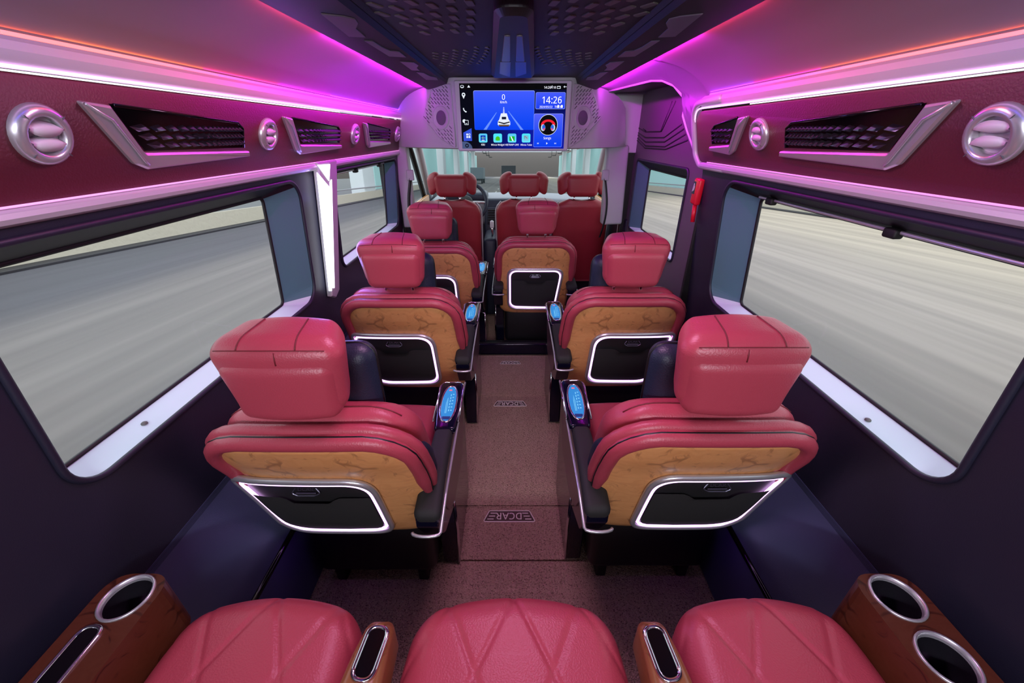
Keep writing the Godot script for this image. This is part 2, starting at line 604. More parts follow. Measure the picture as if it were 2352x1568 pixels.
func build_walls() -> void:
	var fx := func(y): return wall_x(y)
	var hole := [-1.585, -0.535, 0.925, 1.398, 0.075]
	var pane := [-1.462, -0.44, 0.948, 1.352, 0.02]
	var holeL2 := [-2.985, -1.90, 0.955, 1.402, 0.06]
	var paneL2 := [-2.90, -1.80, 0.972, 1.38, 0.02]
	var wl := struct("wall_left", "dark navy side wall lining")
	var st := S()
	wall_block(st, -1, [-1.70, 0.95, 0.62, 1.47], hole, fx)
	wall_block(st, -1, [-3.12, -1.70, 0.62, 1.47], holeL2, fx)
	obj("lining", st, M.navy, wl)
	var wr := struct("wall_right", "dark navy side wall lining with door bay")
	st = S()
	wall_block(st, 1, [-1.80, 0.95, 0.62, 1.47], hole, fx)
	obj("lining", st, M.navy, wr)
	for s in [-1.0, 1.0]:
		var par := wl if s < 0 else wr
		var zf := -3.12 if s < 0 else -1.80
		st = S()
		extr(st, mirror([Vector2(0.868, 0.63), Vector2(0.876, 0.60), Vector2(0.868, 0.57), Vector2(0.80, 0.455), Vector2(0.775, 0.415), Vector2(0.765, 0.37), Vector2(0.762, 0.0), Vector2(0.93, 0.0), Vector2(0.93, 0.63)], s), 0.95, zf)
		obj("lower_box", st, M.navy_low, par, "sloping grey-blue lower wall box")
		st = S()
		tube(st, PackedVector3Array([Vector3(s * 0.765, 0.33, 0.9), Vector3(s * 0.765, 0.33, zf)]), 0.012, 8)
		obj("lower_rail", st, M.black_gloss, par)
	make_window("window_1", -1, hole, pane, fx, 0.072, "wide rear side window beside the grey asphalt")
	make_window("window_2", 1, hole, pane, fx, 0.072, "wide rear side window beside the beige concrete")
	make_window("window_3", -1, holeL2, paneL2, fx, 0.06, "short front side window past the lit pillar lamp")
	# door bay: deeper black and grey sliding door with its own window
	var dx := func(y): return 0.872
	var holeR2 := [-3.0, -2.10, 0.93, 1.395, 0.03]
	var paneR2 := [-2.86, -2.0, 0.95, 1.345, 0.02]
	var door := struct("door_1", "grey sliding door with embossed lines and window")
	st = S()
	wall_block(st, 1, [-3.10, -1.74, 0.02, 1.86], holeR2, dx)
	obj("panel", st, M.door_grey, door)
	make_window("window_4", 1, holeR2, paneR2, dx, 0.05, "sliding door window")
	var lines := [[[1466, 293], [1483, 303], [1518, 302], [1545, 232]], [[1478, 296], [1485, 302]], [[1520, 302], [1553, 232]], [[1462, 302], [1483, 316], [1526, 316], [1567, 285]], [[1461, 306], [1483, 326], [1527, 326], [1572, 296]], [[1459, 312], [1483, 335], [1528, 337], [1576, 308]], [[1457, 316], [1482, 340], [1529, 343], [1580, 322]]]
	for ln in lines:
		st = S()
		var pp := PackedVector3Array()
		for q in ln: pp.append(px(q[0], q[1], Vector3(1, 0, 0), 0.873))
		tube(st, pp, 0.0045, 6)
		obj("embossed_line", st, M.black, door)
	# returns around the bay
	st = S(true)
	box(st, Vector3(0.12, 1.5, 0.02), 0.002, Vector3(0.88, 0.73, -1.80))
	obj("door_jamb", st, M.black, door)
	# walls of the cab bulkhead side and rear
	var rear := struct("wall_rear", "tailgate with two windows behind the bench")
	st = S(true)
	for r in [[-0.95, 0.95, 0.0, 1.0], [-0.95, 0.95, 1.62, 1.95], [-0.95, -0.78, 1.0, 1.62], [0.78, 0.95, 1.0, 1.62], [-0.05, 0.05, 1.0, 1.62]]:
		box(st, Vector3(r[1] - r[0], r[3] - r[2], 0.05), 0.002, Vector3((r[0] + r[1]) / 2, (r[2] + r[3]) / 2, 0.93))
	obj("tailgate", st, M.navy, rear)
	st = S(true)
	box(st, Vector3(1.6, 0.64, 0.006), 0.001, Vector3(0, 1.31, 0.945))
	obj("pane", st, M.glass, rear)

# ================================================================== overhead: cove, lip, red panel
var COVE := [Vector2(0.757, 1.668), Vector2(0.752, 1.682), Vector2(0.742, 1.697), Vector2(0.725, 1.715), Vector2(0.70, 1.735), Vector2(0.67, 1.753), Vector2(0.635, 1.768), Vector2(0.60, 1.779), Vector2(0.56, 1.788), Vector2(0.52, 1.794), Vector2(0.47, 1.798)]

func cove_y(x: float) -> float:
	for i in COVE.size() - 1:
		if x <= COVE[i].x and x >= COVE[i + 1].x:
			return lerpf(COVE[i].y, COVE[i + 1].y, (COVE[i].x - x) / (COVE[i].x - COVE[i + 1].x))
	return 1.80 if x < 0.5 else 1.55 - (x - 0.76) / 0.299

func lane(st: SurfaceTool, poly: Array, thick: float, s: float, z0: float, z1: float) -> void:
	var back := []
	for p in poly: back.append(p + Vector2(thick, thick * 0.5))
	back.reverse()
	extr(st, mirror(poly + back, s), z0, z1, 1)

func strip_lights(t: Node3D, s: float, pos: Vector2, dirn: Vector2, zs: Array, cols: Array, e: float, w: float, ge: float, ks: Array) -> void:
	for i in cols.size():
		var a: float = zs[i]
		var b: float = zs[i + 1]
		var d := Vector3(s * dirn.x, dirn.y, 0).normalized()
		area(t, "led_light", Vector3(s * pos.x, pos.y, (a + b) / 2) + d * 0.007, Vector3(0, 0, 1), d, Vector2(absf(b - a), w), cols[i], e * absf(b - a) * ks[i])
	# the strip itself in short lengths, each with its own colour
	var z: float = zs[0]
	while z > zs[zs.size() - 1] + 0.01:
		var z2 := maxf(z - 0.12, zs[zs.size() - 1])
		var zm := (z + z2) / 2
		var c: Color = cols[0]
		for i in cols.size():
			var mid: float = (zs[i] + zs[i + 1]) / 2
			if zm <= mid:
				var nxt: float = mid - 1.0 if i + 1 >= cols.size() else (zs[i + 1] + zs[i + 2]) / 2
				c = cols[i] if i + 1 >= cols.size() else cols[i].lerp(cols[i + 1], clampf((mid - zm) / (mid - nxt), 0, 1))
		var st := S(true)
		box(st, Vector3(0.006, 0.006, z - z2), 0.0005, Vector3(s * pos.x, pos.y, zm))
		obj("led_segment", st, glow(c, ge), t)
		z = z2

func build_overhead() -> void:
	var lip := [Vector2(0.757, 1.668), Vector2(0.747, 1.676), Vector2(0.736, 1.677), Vector2(0.727, 1.67), Vector2(0.724, 1.658), Vector2(0.728, 1.645), Vector2(0.735, 1.638), Vector2(0.76, 1.636)]
	var panel := [Vector2(panel_x(1.632), 1.632), Vector2(panel_x(1.45), 1.45), Vector2(panel_x(1.447) + 0.02, 1.447), Vector2(panel_x(1.632) + 0.03, 1.634)]
	var lower := [Vector2(0.790, 1.446), Vector2(0.783, 1.440), Vector2(0.781, 1.432), Vector2(0.785, 1.424), Vector2(0.795, 1.419), Vector2(0.82, 1.418), Vector2(0.82, 1.446)]
	var orange := Color(1.0, 0.36, 0.10)
	var coral := Color(1.0, 0.22, 0.22)
	var pink := Color(1.0, 0.16, 0.55)
	var mag := Color(0.92, 0.12, 1.0)
	var vio := Color(0.55, 0.18, 1.0)
	var blue := Color(0.30, 0.24, 1.0)
	for s in [-1.0, 1.0]:
		var L: bool = s < 0
		var side := "asphalt-side" if L else "door-side"
		var zf := -3.14 if L else -1.80
		var cv := struct("trim_1" if L else "trim_2", "pale curved cove lining above the red panel")
		var st := S()
		if L:
			lane(st, COVE, 0.03, s, 0.95, -3.10)
		else:
			lane(st, COVE, 0.03, s, 0.95, -1.80)
			# cove over the door bay: its lower edge follows the arch
			var arch := [Vector2(-1.78, 1.425), Vector2(-1.84, 1.46), Vector2(-1.89, 1.496), Vector2(-1.94, 1.56), Vector2(-1.975, 1.62), Vector2(-1.995, 1.68), Vector2(-2.02, 1.735), Vector2(-2.06, 1.757), Vector2(-2.15, 1.766), Vector2(-2.5, 1.774), Vector2(-3.06, 1.785)]
			var rows := []
			var edge := PackedVector3Array()
			for k in arch.size():
				var a: Vector2 = arch[k]
				var row := PackedVector3Array()
				for j in 25:
					var y := lerpf(a.y, 1.797, j / 24.0)
					var x := panel_x(y) + 0.006
					if y > 1.668:
						for i in COVE.size() - 1:
							if y >= COVE[i].y and y <= COVE[i + 1].y:
								x = lerpf(COVE[i].x, COVE[i + 1].x, (y - COVE[i].y) / (COVE[i + 1].y - COVE[i].y))
					row.append(Vector3(x, y, a.x))
				rows.append(row)
				edge.append(row[0])
			st.set_smooth_group(0)
			grid(st, rows)
			# surround between the red panel end and the arch edge
			var st2 := S()
			var back := PackedVector3Array()
			for p in edge: back.append(Vector3(0.874, p.y + 0.01, p.z - 0.03))
			grid(st2, [edge, back])
			obj("arch_return", st2, M.black, cv)
			st2 = S()
			tube(st2, edge, 0.006, 6)
			obj("arch_edge", st2, M.trim, cv)
		obj("cove", st, M.cove, cv)
		# lip
		st = S()
		if L: extr(st, mirror(lip, s), 0.95, zf + 0.03)
		else: extr(st, mirror(lip, s), 0.95, zf + 0.035)
		obj("lip", st, M.trim, cv)
		# red panel
		var pn := thing("overhead_panel", "long maroon leather overhead panel with four round vents" if L else "short maroon leather overhead panel ending at the door bay", "panel", Vector3.ZERO)
		st = S()
		var ze := -3.12 if L else -1.835
		var z0 := 0.95
		var poly := rpoly([Vector2(z0, 1.632), Vector2(z0, 1.449), Vector2(ze + 0.02, 1.449), Vector2(ze, 1.475), Vector2(ze + 0.01, 1.60), Vector2(ze + 0.05, 1.632)], [0.0, 0.0, 0.03, 0.04, 0.03, 0.05], 6)
		var p3 := PackedVector3Array()
		for p in poly: p3.append(Vector3(s * (panel_x(p.y) + 0.014), p.y, p.x))
		var nrm := Vector3(-s, -0.299, 0).normalized()
		slab(st, p3, nrm, 0.014, 0.003)
		obj("leather_face", st, M.maroon, pn)
		# border tube of the panel end, lower silver rail
		st = S()
		if L:
			extr(st, mirror(lower, s), 0.95, -3.10)
		else:
			extr(st, mirror(lower, s), 0.95, -1.79)
			var bp := PackedVector3Array()
			for p in rpoly([Vector2(-1.6, 1.66), Vector2(ze - 0.004, 1.655), Vector2(ze - 0.018, 1.47), Vector2(ze + 0.02, 1.432), Vector2(-1.6, 1.432)], [0.0, 0.08, 0.05, 0.03, 0.0], 6):
				bp.append(Vector3(s * (panel_x(p.y) - 0.002), p.y, p.x))
			st.set_smooth_group(0)
			tube(st, bp, 0.012, 8)
		obj("silver_rail", st, M.silver_soft, pn)
		# led strips
		var g1 := thing("led_cove_strip", "colour-changing led strip along the %s edge of the dark ceiling" % side, "led strip")
		var zs := [0.6, -0.2, -0.75, -1.05, -1.35, -1.75, -2.72]
		strip_lights(g1, s, Vector2(0.499, 1.789), Vector2(1, 0.02), zs, [blue, blue, Color(1.0, 0.30, 0.16), coral.lerp(pink, 0.5), Color(0.95, 0.14, 0.8), mag], 0.24, 0.006, 3.0, [0.25, 0.2, 0.2, 0.6, 1.8, 3.1])
		var g2 := thing("led_cove_strip", "colour-changing led strip behind the %s cove lip" % side, "led strip")
		var zt := [0.6, -0.2, -0.8, -1.15, -1.5, -1.9, -3.0] if L else [0.6, -0.2, -0.8, -1.15, -1.45, -1.75]
		strip_lights(g2, s, Vector2(0.7495, 1.682), Vector2(-0.25, 1), zt, [blue, orange, Color(1.0, 0.42, 0.14), coral.lerp(pink, 0.7), mag, vio] if L else [blue, orange, Color(1.0, 0.38, 0.16), pink, vio], 0.05, 0.006, 1.2, [0.25, 0.3, 0.48, 0.85, 1.4, 1.9])
		var g3 := thing("led_line", "thin pink-white led line above the %s red panel" % side, "led strip")
		st = S()
		var lp := PackedVector3Array()
		if L:
			lp = PackedVector3Array([Vector3(s * 0.7315, 1.637, 0.9), Vector3(s * 0.7315, 1.637, -3.08)])
		else:
			for p in rpoly([Vector2(0.9, 1.637), Vector2(ze + 0.002, 1.637), Vector2(ze - 0.008, 1.5)], [0.0, 0.07, 0.0], 8): lp.append(Vector3(s * (panel_x(p.y) - 0.003), p.y, p.x))
		tube(st, lp, 0.003, 8)
		obj("glowing_line", st, M.led_line, g3)
		area(g3, "led_light", Vector3(s * 0.722, 1.634, -0.9), Vector3(0, 0, 1), Vector3(s * 0.3, -1, 0), Vector2(3.0 if L else 1.8, 0.008), Color(0.85, 0.40, 1.0), 0.003)
		var g4 := thing("led_line", "thin pink led line under the %s red panel" % side, "led strip")
		st = S()
		lp = PackedVector3Array([Vector3(s * 0.7865, 1.4485, 0.9), Vector3(s * 0.7865, 1.4485, zf + 0.06)])
		tube(st, lp, 0.0021, 6)
		obj("glowing_line", st, M.led_low, g4)
		area(g4, "led_light", Vector3(s * 0.776, 1.449, -0.6), Vector3(0, 0, 1), Vector3(s * 0.2, 1, 0), Vector2(2.6 if L else 1.8, 0.006), Color(1.0, 0.4, 0.85), 0.002)
	# vents and grilles
	var vz := [[-1, -0.715, "round silver air vent before the rearmost grille on the long red panel"], [-1, -1.378, "round silver air vent between the rear and middle grilles"], [-1, -2.14, "round silver air vent between the middle and front grilles"], [-1, -2.93, "round silver air vent past the last grille by the speaker header"], [1, -0.695, "round silver air vent behind the large grille on the short red panel"], [1, -1.36, "round silver air vent between the two grilles of the short red panel"]]
	for a in vz: round_vent(a[0], a[1], a[2])
	var gz := [[-1, -0.783, "large black facet grille in chrome L-frame on long red panel", 1.0], [-1, -1.46, "middle black facet grille in chrome L-frame before small window", 1.05], [-1, -2.24, "front black facet grille in chrome L-frame beside speaker header", 1.1], [1, -0.76, "large black facet grille in chrome L-frame on short red panel", 1.0], [1, -1.418, "short black facet grille in chrome L-frame at door bay", 0.58]]
	for a in gz: grille(a[0], a[1], a[2], a[3])

func panel_basis(s: float) -> Basis:
	# y axis points into the cabin (normal), x runs to the front, z runs down the panel
	var n := Vector3(-s, -0.299, 0).normalized()
	var f := Vector3(0, 0, -1)
	return Basis(f, n, f.cross(n))

func round_vent(s: float, z: float, lab: String) -> void:
	var y := 1.55
	var t := thing("air_vent", lab, "air vent", Vector3(s * panel_x(y), y, z), "round silver air vents")
	t.basis = panel_basis(s)
	var st := S()
	lathe(st, [Vector2(0.0455, -0.002), Vector2(0.0465, 0.004), Vector2(0.044, 0.011), Vector2(0.037, 0.016), Vector2(0.031, 0.0155), Vector2(0.0285, 0.012), Vector2(0.028, 0.0), Vector2(0.028, -0.012)], Transform3D.IDENTITY, 32)
	obj("bezel_ring", st, M.silver, t)
	st = S()
	lathe(st, [Vector2(0.028, 0.001), Vector2(0.0, 0.001)], Transform3D.IDENTITY, 24)
	obj("throat", st, M.silver_soft, t)
	for k in 2:
		st = S()
		var zc := -0.011 + 0.022 * k
		var hw := 0.0255
		var rows := []
		for j in 9:
			var u := -1.0 + 2.0 * j / 8.0
			var w := sqrt(maxf(0.0, 1.0 - u * u * 0.93)) * 0.0125
			rows.append(PackedVector3Array([Vector3(u * hw, 0.004, zc - w * 0.8), Vector3(u * hw, 0.015, zc - w * 0.2), Vector3(u * hw, 0.013, zc + w), Vector3(u * hw, 0.003, zc + w * 0.6)]))
		grid(st, rows, true)
		fan(st, rows[0]); fan(st, rows[8])
		obj("flap", st, M.white_trim, t)
	for k in 4:
		st = S()
		var a := PI / 4 + k * PI / 2
		box(st, Vector3(0.007, 0.002, 0.0012), 0.0004, Vector3(cos(a) * 0.0395, 0.0155, sin(a) * 0.0395), Basis(Vector3.UP, -a))
		obj("notch", st, M.slot, t)

func grille(s: float, z0: float, lab: String, lenk: float) -> void:
	var t := thing("grille_lamp", lab, "grille", Vector3(s * panel_x(1.55), 1.55, z0), "black facet grilles in chrome frames")
	t.basis = panel_basis(s)
	var m := -s   # z of the local frame runs down on one side and up on the other
	# local x runs to the front from the tip, z runs down
	var L := 0.487 * lenk
	var fr := PackedVector3Array()
	for p in rpoly([Vector2(0.0, -0.054), Vector2(0.058, -0.050), Vector2(0.122, 0.034), Vector2(L, 0.044), Vector2(L + 0.002, 0.058), Vector2(0.125, 0.067), Vector2(0.095, 0.055)], [0.004, 0.004, 0.01, 0.002, 0.002, 0.012, 0.02], 5):
		fr.append(Vector3(p.x, 0.0, p.y * m))
	var st := S(true)
	slab(st, fr, Vector3.UP, 0.012, 0.004)
	obj("chrome_frame", st, M.silver, t)
	var ridge := PackedVector3Array([Vector3(0.004, 0.0135, -0.052 * m), Vector3(0.05, 0.015, -0.028 * m), Vector3(0.112, 0.015, 0.048 * m), Vector3(0.122, 0.0135, 0.056 * m)])
	st = S()
	tube(st, ridge, 0.003, 6)
	obj("frame_ridge", st, M.silver, t)
	# recessed black field with faceted studs
	var fld := [Vector2(0.064, -0.052), Vector2(L - 0.045, -0.030), Vector2(L - 0.02, -0.016), Vector2(L - 0.018, 0.036), Vector2(0.13, 0.033)]
	var f3 := PackedVector3Array()
	for p in fld: f3.append(Vector3(p.x, -0.001, p.y * m))
	st = S(true)
	slab(st, f3, Vector3.UP, 0.003, 0.001)
	obj("backing", st, M.black_gloss, t)
	st = S()
	tube(st, PackedVector3Array([Vector3(0.07, 0.004, -0.0505 * m), Vector3(L - 0.045, 0.004, -0.0295 * m), Vector3(L - 0.021, 0.004, -0.016 * m), Vector3(L - 0.019, 0.004, 0.035 * m)]), 0.0035, 6)
	obj("glossy_edge", st, M.black_gloss, t)
	for r in 3:
		var zc := -0.012 + r * 0.0165
		var x: float = 0.10 + r * 0.018
		var w := 0.052 * minf(1.0, lenk + 0.2)
		while x + w * 0.6 < L - 0.022:
			var top := -0.05 + (x - 0.064) * 0.05
			st = S(true)
			var h := 0.0075
			var a := Vector3(x, 0.002, (zc - h * 0.3) * m)
			var b := Vector3(x + w * 0.55, 0.002, (zc - h) * m)
			var c := Vector3(x + w, 0.002, (zc + h * 0.4) * m)
			var d := Vector3(x + w * 0.4, 0.002, (zc + h) * m)
			var p := Vector3(x + w * 0.6, 0.016, zc * m)
			tri(st, a, b, p); tri(st, b, c, p); tri(st, c, d, p); tri(st, d, a, p)
			obj("facet", st, M.black_chrome, t)
			x += w * 0.92
			w = maxf(0.016, w * 0.86)

# ================================================================== ceiling
func build_ceiling() -> void:
	var ce := struct("ceiling", "black ceiling with glossy side panels")
	var st := S(true)
	extr(st, [Vector2(-0.372, 1.815), Vector2(-0.36, 1.832), Vector2(0.36, 1.832), Vector2(0.372, 1.815), Vector2(0.40, 1.815), Vector2(0.40, 1.87), Vector2(-0.40, 1.87), Vector2(-0.40, 1.815)], 0.95, -2.72)
	obj("centre_panel", st, M.ceiling, ce)
	for s in [-1.0, 1.0]:
		st = S(true)
		extr(st, mirror([Vector2(0.368, 1.818), Vector2(0.375, 1.804), Vector2(0.49, 1.781), Vector2(0.498, 1.782), Vector2(0.498, 1.787), Vector2(0.44, 1.80), Vector2(0.44, 1.83), Vector2(0.368, 1.83)], s), 0.95, -2.74)
		obj("side_panel", st, M.ceiling_gloss, ce)
		st = S(true)
		extr(st, mirror([Vector2(0.43, 1.797), Vector2(0.56, 1.80), Vector2(0.56, 1.87), Vector2(0.43, 1.87)], s), 0.95, -2.74)
		obj("roof_rail", st, M.black, ce)
	# roof of the cab and outer roof skin
	st = S(true)
	box(st, Vector3(1.9, 0.04, 4.1), 0.004, Vector3(0, 1.92, -1.08))
	box(st, Vector3(1.9, 0.04, 0.62), 0.004, Vector3(0, 1.80, -3.33))
	obj("roof_skin", st, M.cove, ce)
	# grey plates in the shape of window reflections on the glossy side panels
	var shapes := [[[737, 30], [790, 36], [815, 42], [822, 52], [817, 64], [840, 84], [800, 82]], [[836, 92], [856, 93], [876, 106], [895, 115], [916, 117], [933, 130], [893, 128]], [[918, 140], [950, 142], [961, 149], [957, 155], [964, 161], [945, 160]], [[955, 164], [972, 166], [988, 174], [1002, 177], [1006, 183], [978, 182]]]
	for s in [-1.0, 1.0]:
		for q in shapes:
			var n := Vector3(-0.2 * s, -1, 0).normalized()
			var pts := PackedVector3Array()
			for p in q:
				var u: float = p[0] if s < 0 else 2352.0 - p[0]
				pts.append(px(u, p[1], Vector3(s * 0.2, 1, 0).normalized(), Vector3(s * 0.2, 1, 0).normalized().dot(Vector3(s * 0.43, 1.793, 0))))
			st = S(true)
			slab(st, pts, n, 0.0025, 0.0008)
			obj("grey_plate", st, M.grey_plate, ce)
	# inlaid dashes fanning over the centre panel
	st = S(true)
	var dash := PackedVector3Array()
	for p in rpoly([Vector2(-0.011, -0.022), Vector2(0.009, -0.024), Vector2(0.011, 0.022), Vector2(-0.009, 0.024)], 0.006, 3): dash.append(Vector3(p.x, 0, p.y))
	slab(st, dash, Vector3.DOWN, 0.003, 0.001)
	var proto: MeshInstance3D = null
	for s in [-1.0, 1.0]:
		for fan_no in 2:
			for c in 6:
				for r in 8:
					var z: float
					var x: float
					if fan_no == 0:
						z = -0.98 - r * 0.082 - c * 0.012 + (0.04 if c % 2 == 1 else 0.0)
						x = 0.103 + c * 0.047 - 0.035 * (1.0 - pow((z + 1.05) / 0.5, 2.0)) + 0.03
						if z < -1.30 - 0.065 * c - 0.0 and c < 3 and z < -1.56: continue
						if c >= 4 and z < -1.50: continue
						if z < -1.70: continue
					else:
						z = -1.79 - r * 0.062 - c * 0.028 + (0.03 if c % 2 == 1 else 0.0)
						x = 0.09 + c * 0.04 + 0.09 * pow(maxf(0.0, -(z + 1.77)) / 0.5, 1.5)
						if z < -2.27 or x > 0.335 or r > 6: continue
					if x > 0.345: continue
					var sc := 1.0 if fan_no == 0 else 0.62
					var xf := Transform3D(Basis(Vector3.UP, s * (0.16 + 0.07 * c + (0.15 if fan_no == 1 else 0.0))).scaled(Vector3(sc, 1, sc)), Vector3(s * x, 1.832, z))
					if proto == null:
						proto = obj("inlay", st, M.inlay, ce); proto.transform = xf
					else: again(proto, ce, xf)
	# roof pod
	var pod := thing("ceiling_pod", "long black roof console with two grey lamp lenses", "roof console", Vector3(0.004, 1.832, -1.75))
	st = S()
	var ol := PackedVector3Array()
	for p in rpoly([Vector2(-0.046, 0.58), Vector2(0.046, 0.58), Vector2(0.108, -0.62), Vector2(-0.108, -0.62)], [0.05, 0.05, 0.03, 0.03], 8): ol.append(Vector3(p.x, 0, p.y))
	st.set_smooth_group(-1)
	slab(st, ol, Vector3.DOWN, 0.035, 0.014)
	obj("body", st, M.black, pod)
	for s in [-1.0, 1.0]:
		for q in [[0.36, -0.08, 0.026, 0.044], [-0.09, -0.42, 0.05, 0.062]]:
			var ln := PackedVector3Array()
			var far_in := 0.011 if q[1] > -0.2 else 0.013
			var poly := [Vector2(s * 0.009, q[0]), Vector2(s * q[2], q[0]), Vector2(s * q[3], q[1]), Vector2(s * far_in, q[1] - (0.0 if q[1] > -0.2 else 0.13))]
			for p in rpoly(poly, 0.006, 3): ln.append(Vector3(p.x, -0.034, p.y))
			st = S(true)
			slab(st, ln, Vector3.DOWN, 0.004, 0.0015)
			obj("grey_plate", st, M.grey_plate, pod)
	# two added, unseen fill lamps light the seat backs from ceiling and tailgate header
	var dl := thing("added_dome_lamp", "added pink fill lamp in the ceiling above the rear captain seats", "lamp", Vector3(0, 1.832, -0.97))
	st = S()
	box(st, Vector3(0.56, 0.02, 0.2), 0.008, Vector3(0, -0.008, 0))
	obj("housing", st, M.black, dl)
	st = S()
	box(st, Vector3(0.5, 0.008, 0.14), 0.003, Vector3(0, -0.02, 0))
	obj("diffuser", st, M.added_dome_pink, dl)
	area(dl, "added_dome_light", Vector3(0, -0.026, 0), Vector3(1, 0, 0), Vector3(0, -1, 0), Vector2(0.5, 0.14), Color(1.0, 0.74, 0.95), 0.75)
	var hl := thing("added_header_lamp", "added white fill lamp bar on the tailgate header behind the bench", "lamp", Vector3(0, 1.70, 0.89))
	st = S()
	box(st, Vector3(1.06, 0.14, 0.03), 0.008, Vector3.ZERO)
	obj("housing", st, M.black, hl)
	st = S()
	box(st, Vector3(1.0, 0.1, 0.01), 0.003, Vector3(0, 0, -0.016))
	obj("diffuser", st, M.dome, hl)
	area(hl, "added_header_light", Vector3(0, 0, -0.024), Vector3(1, 0, 0), Vector3(0, -0.25, -1), Vector2(1.0, 0.1), Color(0.95, 0.94, 1.0), 3.7)

# ================================================================== header with screen and speakers
func header_z(x: float) -> float:
	var a := absf(x)
	if a < 0.335: return -2.665
	if a < 0.50: return lerpf(-2.665, -2.755, (a - 0.335) / 0.135)
	return -2.755 - 0.32 * pow((a - 0.50) / 0.32, 1.15)

func build_header() -> void:
	var h := thing("media_header", "pale overhead bulkhead carrying the screen and two speakers", "header")
	var st := S()
	var xs := []
	for i in 45: xs.append(lerpf(-0.82, 0.82, i / 44.0))
	var rows := []
	for j in 9:
		var row := PackedVector3Array()
		for x in xs:
			var top := cove_y(absf(x)) + 0.004 if absf(x) > 0.47 else 1.835
			var bot := 1.472
			var y := lerpf(bot, top, j / 8.0)
			if absf(x) > 0.5: top = maxf(top, 1.474)
			row.append(Vector3(x, lerpf(bot, top, j / 8.0), header_z(x) - 0.015 * pow(1.0 - j / 8.0, 3.0)))
		rows.append(row)
	grid(st, rows)
	obj("face", st, M.header, h)
	st = S()
	rows = []
	for j in 5:
		var row := PackedVector3Array()
		for x in xs: row.append(Vector3(x, 1.472 - 0.012 * sin(PI * j / 4.0), header_z(x) - 0.015 - 0.11 * j))
		rows.append(row)
	grid(st, rows)
	obj("underside", st, M.trim, h)
	for s in [-1.0, 1.0]:
		# raised wing plate with slots and a speaker
		var fn := func(x, y): return Vector3(s * x, y, header_z(x) + 0.006)
		var poly := rpoly([Vector2(0.352, 1.80), Vector2(0.47, 1.795), Vector2(0.545, 1.64), Vector2(0.44, 1.53), Vector2(0.345, 1.478)], 0.006, 3)
		st = S()
		patch(st, poly, fn, 12, 10)
		obj("wing_plate", st, M.header, h)
		st = S()
		tube(st, on_path(poly, func(x, y): return Vector3(s * x, y, header_z(x) + 0.003)), 0.005, 6, true)
		obj("wing_edge", st, M.header, h)
		st = S()
		var ctr := Vector2(0.425, 1.635)
		var row_n := 0
		for k in 26:
			var off := -0.17 + k * 0.0135
			row_n += 1
			for q in 14:
				var along := -0.2 + q * 0.031 + (0.0155 if row_n % 2 == 1 else 0.0)
				var c := ctr + Vector2(0.77, 0.64).normalized() * 0.0 + Vector2(-0.7, 0.714) * along * -1.0 + Vector2(0.714, 0.7) * off
				c = ctr + Vector2(0.70, 0.714) * along + Vector2(-0.714, 0.70) * off
				if c.distance_to(ctr) < 0.068: continue
				if not Geometry2D.is_point_in_polygon(c + Vector2(0.006, 0.006), poly) or not Geometry2D.is_point_in_polygon(c - Vector2(0.008, 0.008), poly): continue
				var d2 := Vector2(0.70, 0.714) * 0.0105
				var a: Vector3 = fn.call(c.x - d2.x, c.y - d2.y)
				var b: Vector3 = fn.call(c.x + d2.x, c.y + d2.y)
				tube(st, PackedVector3Array([a, b]), 0.0022, 5)
		var slots := obj("slot_pattern", st, M.slot, h)
		slots.set_meta("kind", "stuff")
		var sp := Node3D.new(); sp.name = "speaker"; h.add_child(sp, true)
		var tang: Vector3 = (fn.call(0.46, 1.635) - fn.call(0.39, 1.635)).normalized()
		var nrm := tang.cross(Vector3.UP).normalized()
		if nrm.z < 0: nrm = -nrm
		sp.transform = Transform3D(Basis(tang, nrm, tang.cross(nrm)), fn.call(0.425, 1.635))
		st = S()
		lathe(st, [Vector2(0.063, -0.002), Vector2(0.063, 0.006), Vector2(0.059, 0.008), Vector2(0.056, 0.005), Vector2(0.043, 0.004), Vector2(0.039, 0.002), Vector2(0.039, 0.0)], Transform3D.IDENTITY, 32)
		obj("ring", st, M.header, sp)
		st = S()
		lathe(st, [Vector2(0.039, 0.002), Vector2(0.025, 0.006), Vector2(0.0, 0.007)], Transform3D.IDENTITY, 28)
		obj("mesh_grille", st, M.mesh_dark, sp)
	# screen
	var tv := thing("display_screen", "large lit media screen showing car dashboard apps and clock", "screen", Vector3(0.006, 1.636, -2.62))
	st = S()
	var outer := rpoly([Vector2(-0.327, -0.178), Vector2(0.327, -0.178), Vector2(0.333, 0.18), Vector2(-0.333, 0.18)], 0.012, 4)
	var o3 := PackedVector3Array()
	for p in outer: o3.append(Vector3(p.x, p.y, -0.045))
	st.set_smooth_group(-1)
	slab(st, o3, Vector3(0, 0, 1), 0.045, 0.006)
	obj("bezel", st, M.header, tv)
	var im := screen_image()
	var m := mat(Color(0.02, 0.02, 0.02), 0.5)
	m.metallic_specular = 0.15
	m.emission_enabled = true; m.emission = Color.WHITE; m.emission_energy_multiplier = 1.0
	m.emission_operator = BaseMaterial3D.EMISSION_OP_MULTIPLY
	m.emission_texture = ImageTexture.create_from_image(im)
	m.albedo_color = Color(0.01, 0.01, 0.015)
	st = S(true)
	var W := 0.302
	var H := 0.164
	uvquad(st, [Vector3(-W, -H, 0.002), Vector3(W, -H, 0.002), Vector3(W, H, 0.002), Vector3(-W, H, 0.002)], [Vector2(0, 1), Vector2(1, 1), Vector2(1, 0), Vector2(0, 0)])
	obj("screen_picture", st, m, tv)
	var pos := func(u, v): return Vector3((u - 0.5) * 2 * W, (0.5 - v) * 2 * H, 0.0025)
	var tw: Material = M.text_white
